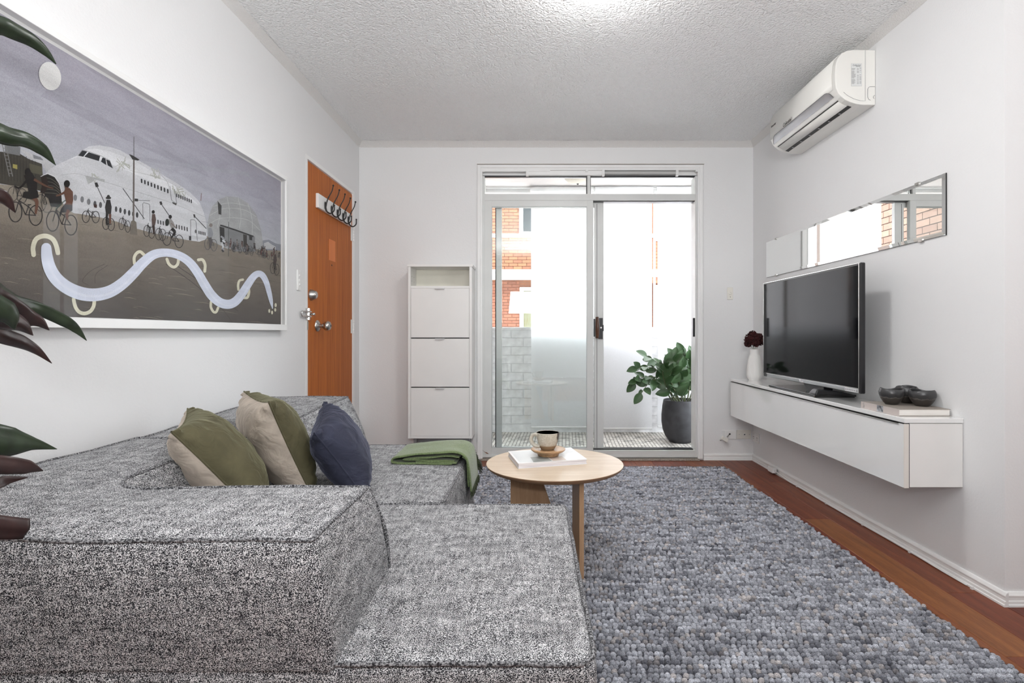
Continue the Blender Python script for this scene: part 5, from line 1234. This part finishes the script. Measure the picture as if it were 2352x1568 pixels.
bike((880, 672), (925, 690), 19, 42, 4); bike((1062, 722), (1098, 735), 22, 40, 4); bike((1148, 745), (1175, 750), 24, 42, 4); ell(1108, 585, 11, 13, DK, 18); limb([(1110, 600), (1112, 640), (1110, 680)], [20, 32, 22], (84, 70, 66)); limb([(1108, 680), (1112, 710), (1112, 745)], [20, 16, 12], (60, 48, 46))
bike((1207, 780), (1294, 797), 30, 46, 5); ell(1230, 620, 12, 14, DK, 19); limb([(1222, 635), (1240, 670), (1250, 700)], [24, 34, 26], (132, 130, 128)); ell(1208, 660, 14, 26, (40, 44, 40), 19); limb([(1240, 705), (1262, 730), (1240, 770)], [24, 20, 10], DK, 18); limb([(1235, 665), (1262, 690), (1272, 705)], [10, 8, 6], (120, 110, 106), 18)
bike((1500, 815), (1545, 825), 22, 42, 4, True, (84, 84, 86)); ell(1522, 680, 12, 14, (120, 112, 108), 18); limb([(1515, 700), (1520, 740), (1515, 770)], [20, 38, 28], (128, 130, 134)); limb([(1515, 770), (1522, 810), (1516, 845)], [24, 20, 10], (84, 82, 82))
for i in range(8): limb([(1600 + rs.uniform(-12, 12), 760 + i * 14), (1612 + rs.uniform(-14, 14), 775 + i * 14)], rs.uniform(8, 16), rs.choice([(186, 188, 192), (60, 60, 62), (140, 142, 146)]), 18)
for i in range(95):
    t = rs.random(); x = 1620 + t * 400; y = 800 + t * 90 + rs.uniform(-14, 30); h_ = rs.uniform(20, 44); c = rs.choice([(70, 66, 66), (96, 88, 84), (58, 56, 56), (120, 108, 104), (92, 62, 58), (140, 140, 142)])
    if rs.random() < .5: ring(x, y + 14, 9, 15, 2.4, (72, 72, 74), 15, 12)
    else: limb([(x, y - h_ * .6), (x + 1, y), (x + rs.uniform(-4, 4), y + h_ * .5)], [4, rs.uniform(6, 10), 4], c, 16); ell(x, y - h_ * .7, 3.6, 4.6, (60, 50, 46), 17, 8)
bike((1968, 990), (1996, 1000), 18, 40, 3); limb([(1985, 890), (1984, 930), (1982, 960)], [10, 26, 16], (76, 66, 64))
# painted wavy line, arches and disc
CR = (208, 205, 184); LV = (205, 211, 226)
arch = lambda P, w_: (stroke(P, w_, CR, 22), [ell(p[0], p[1], w_ / 2 if isinstance(w_, (int, float)) else 16, w_ / 2 if isinstance(w_, (int, float)) else 16, CR, 22, 12) for p in (P[0], P[-1])])
arch([(247, 893), (243, 840), (262, 785), (300, 762), (345, 760), (388, 785), (410, 830), (422, 880)], 34)
arch([(534, 1215), (548, 1270), (575, 1305), (615, 1316), (655, 1300), (678, 1265), (684, 1225)], 26)
arch([(972, 955), (970, 915), (988, 882), (1015, 872), (1042, 895)], 22); arch([(1206, 925), (1222, 962), (1255, 982), (1283, 960), (1290, 915)], 21)
arch([(1432, 930), (1462, 930), (1480, 965), (1478, 1012)], 21); arch([(1752, 1072), (1728, 1080), (1718, 1110), (1720, 1145)], 17); arch([(1790, 1125), (1796, 1160), (1785, 1200), (1762, 1203)], 19)
arch([(1523, 1232), (1522, 1270), (1540, 1303), (1560, 1305), (1574, 1275)], 18)
for (x, y, rx_, ry_) in ((1988, 1256, 8, 15), (1985, 1290, 7, 13), (1962, 1309, 7, 14), (1942, 1298, 7, 14)): ell(x, y, rx_, ry_, CR, 22, 12)
SN = [(338, 845, 74), (343, 910, 84), (362, 985, 90), (405, 1060, 94), (480, 1125, 94), (580, 1170, 96), (685, 1182, 92), (790, 1160, 88), (880, 1105, 84), (960, 1030, 80), (1030, 955, 74), (1110, 893, 66), (1200, 878, 58), (1290, 897, 58), (1365, 945, 62), (1425, 1020, 64), (1472, 1100, 66), (1525, 1182, 68), (1585, 1235, 66), (1645, 1250, 66), (1695, 1232, 64), (1742, 1180, 60), (1790, 1105, 56), (1828, 1052, 50), (1862, 1030, 46), (1893, 1042, 44), (1920, 1090, 40), (1940, 1160, 36), (1955, 1225, 28), (1966, 1282, 6)]
stroke([(a_, b_) for a_, b_, c_ in SN], [c_ for a_, b_, c_ in SN], LV, 23); ell(338, 845, 37, 37, LV, 23)
stroke([(a_ + 8, b_ + 10) for a_, b_, c_ in SN[1:-3]], [c_ * .18 for a_, b_, c_ in SN[1:-3]], (214, 219, 232), 24)
ell(365, -393, 78, 104, (214, 214, 212), 23, 30, -.28)
ITEMS.sort(key=lambda t: t[0])                             # painter's order: every shape lies a hair in front of the one below
for k, (l, polys, col) in enumerate(ITEMS):
    dx = Vector((k * 1.6e-6, 0, 0))
    for P in polys: A.poly([p + dx for p in P], 0, col)
A.build('print', m_print, art)

# ------------------------------------------------------------------ tall plant at the left edge of the view
pl = thing('potted_cordyline', (-1.02, .52, 0), 'tall dark green and maroon strap leaved plant at the left edge, beside the sofa', 'plant')
MB().lathe([(.11, 0), (.135, .02), (.15, .14), (.155, .27), (.148, .275), (.143, .25), (.0, .245)], (-1.02, .52, 0), 36).build('pot', m_potw, pl, smooth=50)
MB().lathe([(.143, .246), (.0, .25)], (-1.02, .52, 0), 24).build('soil', m_soil, pl)
tops = [Vector((-1.02, .62, 1.70)), Vector((-1.00, .60, 1.24)), Vector((-.92, .60, .84))]
for i, t in enumerate(tops):
    s_ = Vector((-1.02 + (-.03, .03, .0)[i], .52 + (0, .03, -.03)[i], .24)); MB().tube(catmull([s_, s_.lerp(t, .5) + Vector((.03 * (i - 1), .01, 0)), t], 8), [.014] * 8 + [.011] * 9, 10).build('cane', m_cane, pl, smooth=180)
def strap(pts, W, mat, fold=.35, seed=0, side=None, twist=0):
    """strap leaf along pts, widths W, with a shallow V fold"""
    P = catmull(pts, 8); n = len(P); G = []
    for i, p in enumerate(P):
        t = i / (n - 1); k = t * (len(W) - 1); j = min(int(k), len(W) - 2); w_ = W[j] + (W[j + 1] - W[j]) * (k - j)
        T = (P[min(i + 1, n - 1)] - P[max(i - 1, 0)]).normalized()
        view = (p - Vector((0, 0, ZC))).normalized() if side is None else Vector(side)
        s_ = T.cross(view).normalized(); nn = s_.cross(T).normalized()
        a_ = twist * t; s2 = s_ * math.cos(a_) + nn * math.sin(a_); n2 = nn * math.cos(a_) - s_ * math.sin(a_); row = []
        for u in (-1, -.66, -.33, 0, .33, .66, 1): row.append(p + s2 * u * w_ / 2 + n2 * (abs(u) * fold * w_ / 2 + .003 * math.sin(5 * t + 3 * u + seed) * (w_ / .05)))
        G.append(row)
    return MB().grid(G).build('leaf', mat, pl, smooth=180, solid=.0009)
def L(px, dep, W, mat, top_, **k):
    P = [at(x, y, d) for (x, y), d in zip(px, dep)]; return strap([tops[top_].lerp(P[0], .05), tops[top_].lerp(P[0], .55) + Vector((0, 0, .03))] + P, [.018] + W, mat, **k)
L([(-60, 22), (20, 66), (72, 93), (105, 120), (129, 147)], [1.10, 1.17, 1.22, 1.25, 1.28], [.034, .046, .038, .030, .018, .002], m_leafdark, 0, seed=1)
L([(-90, 262), (5, 308), (60, 322), (98, 345), (128, 379)], [1.06, 1.14, 1.19, 1.23, 1.26], [.044, .050, .042, .034, .026, .001], m_leafdark, 0, seed=2)
L([(-80, 440), (-20, 446), (12, 458), (35, 488)], [1.0, 1.08, 1.11, 1.14], [.03, .038, .032, .001], m_leafred, 1, seed=3)
L([(-60, 640), (20, 692), (85, 708), (150, 738), (176, 757), (199, 782)], [.92, 1.02, 1.10, 1.16, 1.18, 1.2], [.04, .040, .038, .026, .024, .016, .001], m_leafdark, 1, seed=4)
L([(-50, 664), (10, 700), (60, 728), (90, 740), (113, 758)], [.9, .98, 1.03, 1.06, 1.09], [.04, .046, .040, .026, .001], m_leafred, 1, seed=5)
L([(-70, 690), (-20, 705), (20, 730), (34, 757)], [.88, .92, .95, .97], [.04, .05, .046, .001], m_leafdark, 1, seed=6, fold=.5)
L([(-60, 705), (10, 733), (50, 748), (76, 770)], [.9, .96, 1.0, 1.03], [.03, .042, .034, .001], m_leafred, 1, seed=7)
L([(-60, 735), (0, 768), (50, 786), (85, 805), (119, 834)], [.92, 1.0, 1.05, 1.09, 1.12], [.022, .026, .030, .026, .016, .001], m_leafred, 1, seed=8)
L([(-120, 1000), (-40, 1008), (30, 1016), (80, 1020), (131, 1031)], [.80, .86, .90, .93, .96], [.05, .058, .058, .048, .020, .001], m_leafdark, 2, seed=9, fold=.25)
L([(-90, 1060), (-10, 1066), (40, 1070), (72, 1074), (99, 1081)], [.78, .84, .87, .89, .91], [.03, .030, .028, .022, .001], m_leafred, 2, seed=10)
L([(-90, 1130), (-20, 1114), (20, 1102), (64, 1096)], [.76, .80, .83, .85], [.02, .020, .016, .001], m_leafred, 2, seed=11)
L([(-120, 1190), (-60, 1205), (10, 1212), (66, 1214)], [.66, .71, .75, .78], [.034, .034, .032, .028], m_leafred, 2, seed=12, fold=.2)
rs = random.Random(6)
for ti, t in enumerate(tops):
    for i in range(9):
        a_ = math.radians(150 + rs.uniform(-20, 190)); d = Vector((math.cos(a_), math.sin(a_), 0)); d.x = min(d.x, .25)
        if t.x + d.x * .34 < -1.28: d *= .6
        e_ = t + d * .34 * rs.uniform(.75, 1); strap([t, t + d * .14 + Vector((0, 0, .09)), e_.lerp(t, .25) + Vector((0, 0, .07)), e_ + Vector((0, 0, -.06 * rs.random()))], [.018, .05, .045, .001], rs.choice([m_leafdark, m_leafred]), side=(0, 0, 1), seed=i)

# ------------------------------------------------------------------ balcony pot plant
PC = Vector((1.318, 4.83, 0))
bp = thing('balcony_plant', PC, 'glossy round leaved plant in a charcoal pot out on the balcony', 'plant')
MB().lathe([(.0, 0), (.088, 0), (.102, .006), (.135, .05), (.158, .11), (.168, .18), (.168, .24), (.160, .32), (.150, .375), (.144, .377), (.141, .36), (.0, .35)], PC, 56).build('pot', m_pot, bp, smooth=60)
MB().lathe([(.141, .352), (.0, .358)], PC, 24).build('soil', m_soil, bp)
G = []
for i in range(9):
    t = i / 8; w_ = math.sin(math.pi * t ** .8) ** .75 * .5 if 0 < t < 1 else .0
    G.append([Vector((t, u * w_ * .62, .09 * abs(u) * w_ * 2 - .12 * t * t + (0))) for u in (-1, -.5, 0, .5, 1)])
lp = MB().grid(G).build('leaf', m_leafgr, bp, smooth=180)
for v in lp.data.vertices: v.co += WORLD['balcony_plant']
lp.modifiers.clear(); used = [False]
def leaf(p, d, up, s_):
    x = d.normalized(); y = up.cross(x)
    y = y.normalized() if y.length > 1e-4 else x.orthogonal().normalized(); z = x.cross(y)
    M4 = Matrix((x * s_, y * s_, z * s_)).transposed().to_4x4(); M4.translation = p - WORLD['balcony_plant']
    if not used[0]: lp.matrix_local = M4; used[0] = True
    else: inst(lp, 'leaf', bp, mat=M4)
rs = random.Random(21)
def branch(pts, nleaf, size=(.085, .125), start=.3, r=.006):
    P = catmull(pts, 10); MB().tube(P, [r - (r - .002) * i / (len(P) - 1) for i in range(len(P))], 7).build('stem', m_stem, bp, smooth=180)
    for i in range(nleaf):
        t = start + (1 - start) * i / max(1, nleaf - 1); k = min(len(P) - 2, int(t * (len(P) - 1))); T = (P[k + 1] - P[k]).normalized(); sd = 1 if i % 2 else -1
        s_ = T.cross(Vector((0, 0, 1))); s_ = s_.normalized() if s_.length > .1 else Vector((1, 0, 0))
        rot_ = Matrix.Rotation(rs.uniform(-.9, .9), 3, T); d = rot_ @ (s_ * sd * .85 + T * .6 + Vector((0, 0, rs.uniform(-.15, .45))))
        if i == nleaf - 1: d = T
        up = (Vector((0, -1, .55)) + Vector((rs.uniform(-.5, .5), 0, rs.uniform(-.5, .5)))).normalized(); leaf(P[k], d, up, rs.uniform(*size))
base_ = PC + Vector((0, 0, .36))
def bp_(x, y, Y): return at(x, y, Y)
branch([base_ + Vector((-.08, -.03, 0)), bp_(1524, 890, 4.72), bp_(1505, 872, 4.68), bp_(1488, 882, 4.66), bp_(1472, 905, 4.65)], 9, start=.42)
branch([base_ + Vector((-.06, 0, 0)), bp_(1528, 880, 4.76), bp_(1505, 866, 4.70), bp_(1470, 868, 4.68), bp_(1458, 880, 4.68)], 8, start=.45)
branch([base_ + Vector((-.05, .02, 0)), bp_(1530, 870, 4.80), bp_(1506, 848, 4.76), bp_(1480, 842, 4.72), bp_(1462, 846, 4.70)], 8, start=.4)
branch([base_ + Vector((-.02, .04, 0)), bp_(1535, 860, 4.90), bp_(1508, 832, 4.90), bp_(1484, 817, 4.88)], 8, start=.35)
branch([base_ + Vector((-.02, -.05, 0)), bp_(1543, 880, 4.70), bp_(1543, 850, 4.66), bp_(1548, 822, 4.66)], 17, (.11, .145), .15, .008)
branch([base_ + Vector((.02, -.05, 0)), bp_(1560, 880, 4.72), bp_(1566, 850, 4.70), bp_(1552, 826, 4.70)], 15, (.11, .14), .12)
branch([base_ + Vector((-.04, -.06, 0)), bp_(1530, 886, 4.68), bp_(1522, 850, 4.64), bp_(1530, 832, 4.62)], 15, (.11, .14), .15)
branch([base_ + Vector((.04, 0, 0)), bp_(1572, 870, 4.80), bp_(1580, 830, 4.80), bp_(1568, 808, 4.80)], 13, start=.2)
branch([base_ + Vector((.06, 0, 0)), bp_(1585, 880, 4.80), bp_(1592, 850, 4.80), bp_(1588, 818, 4.80)], 13, start=.2)
branch([base_ + Vector((.08, .02, 0)), bp_(1600, 870, 4.85), bp_(1620, 840, 4.85), bp_(1640, 835, 4.85)], 13, start=.2)
branch([base_ + Vector((.02, .04, 0)), bp_(1565, 890, 4.9), bp_(1575, 860, 4.95), bp_(1600, 845, 4.98)], 13, start=.2)
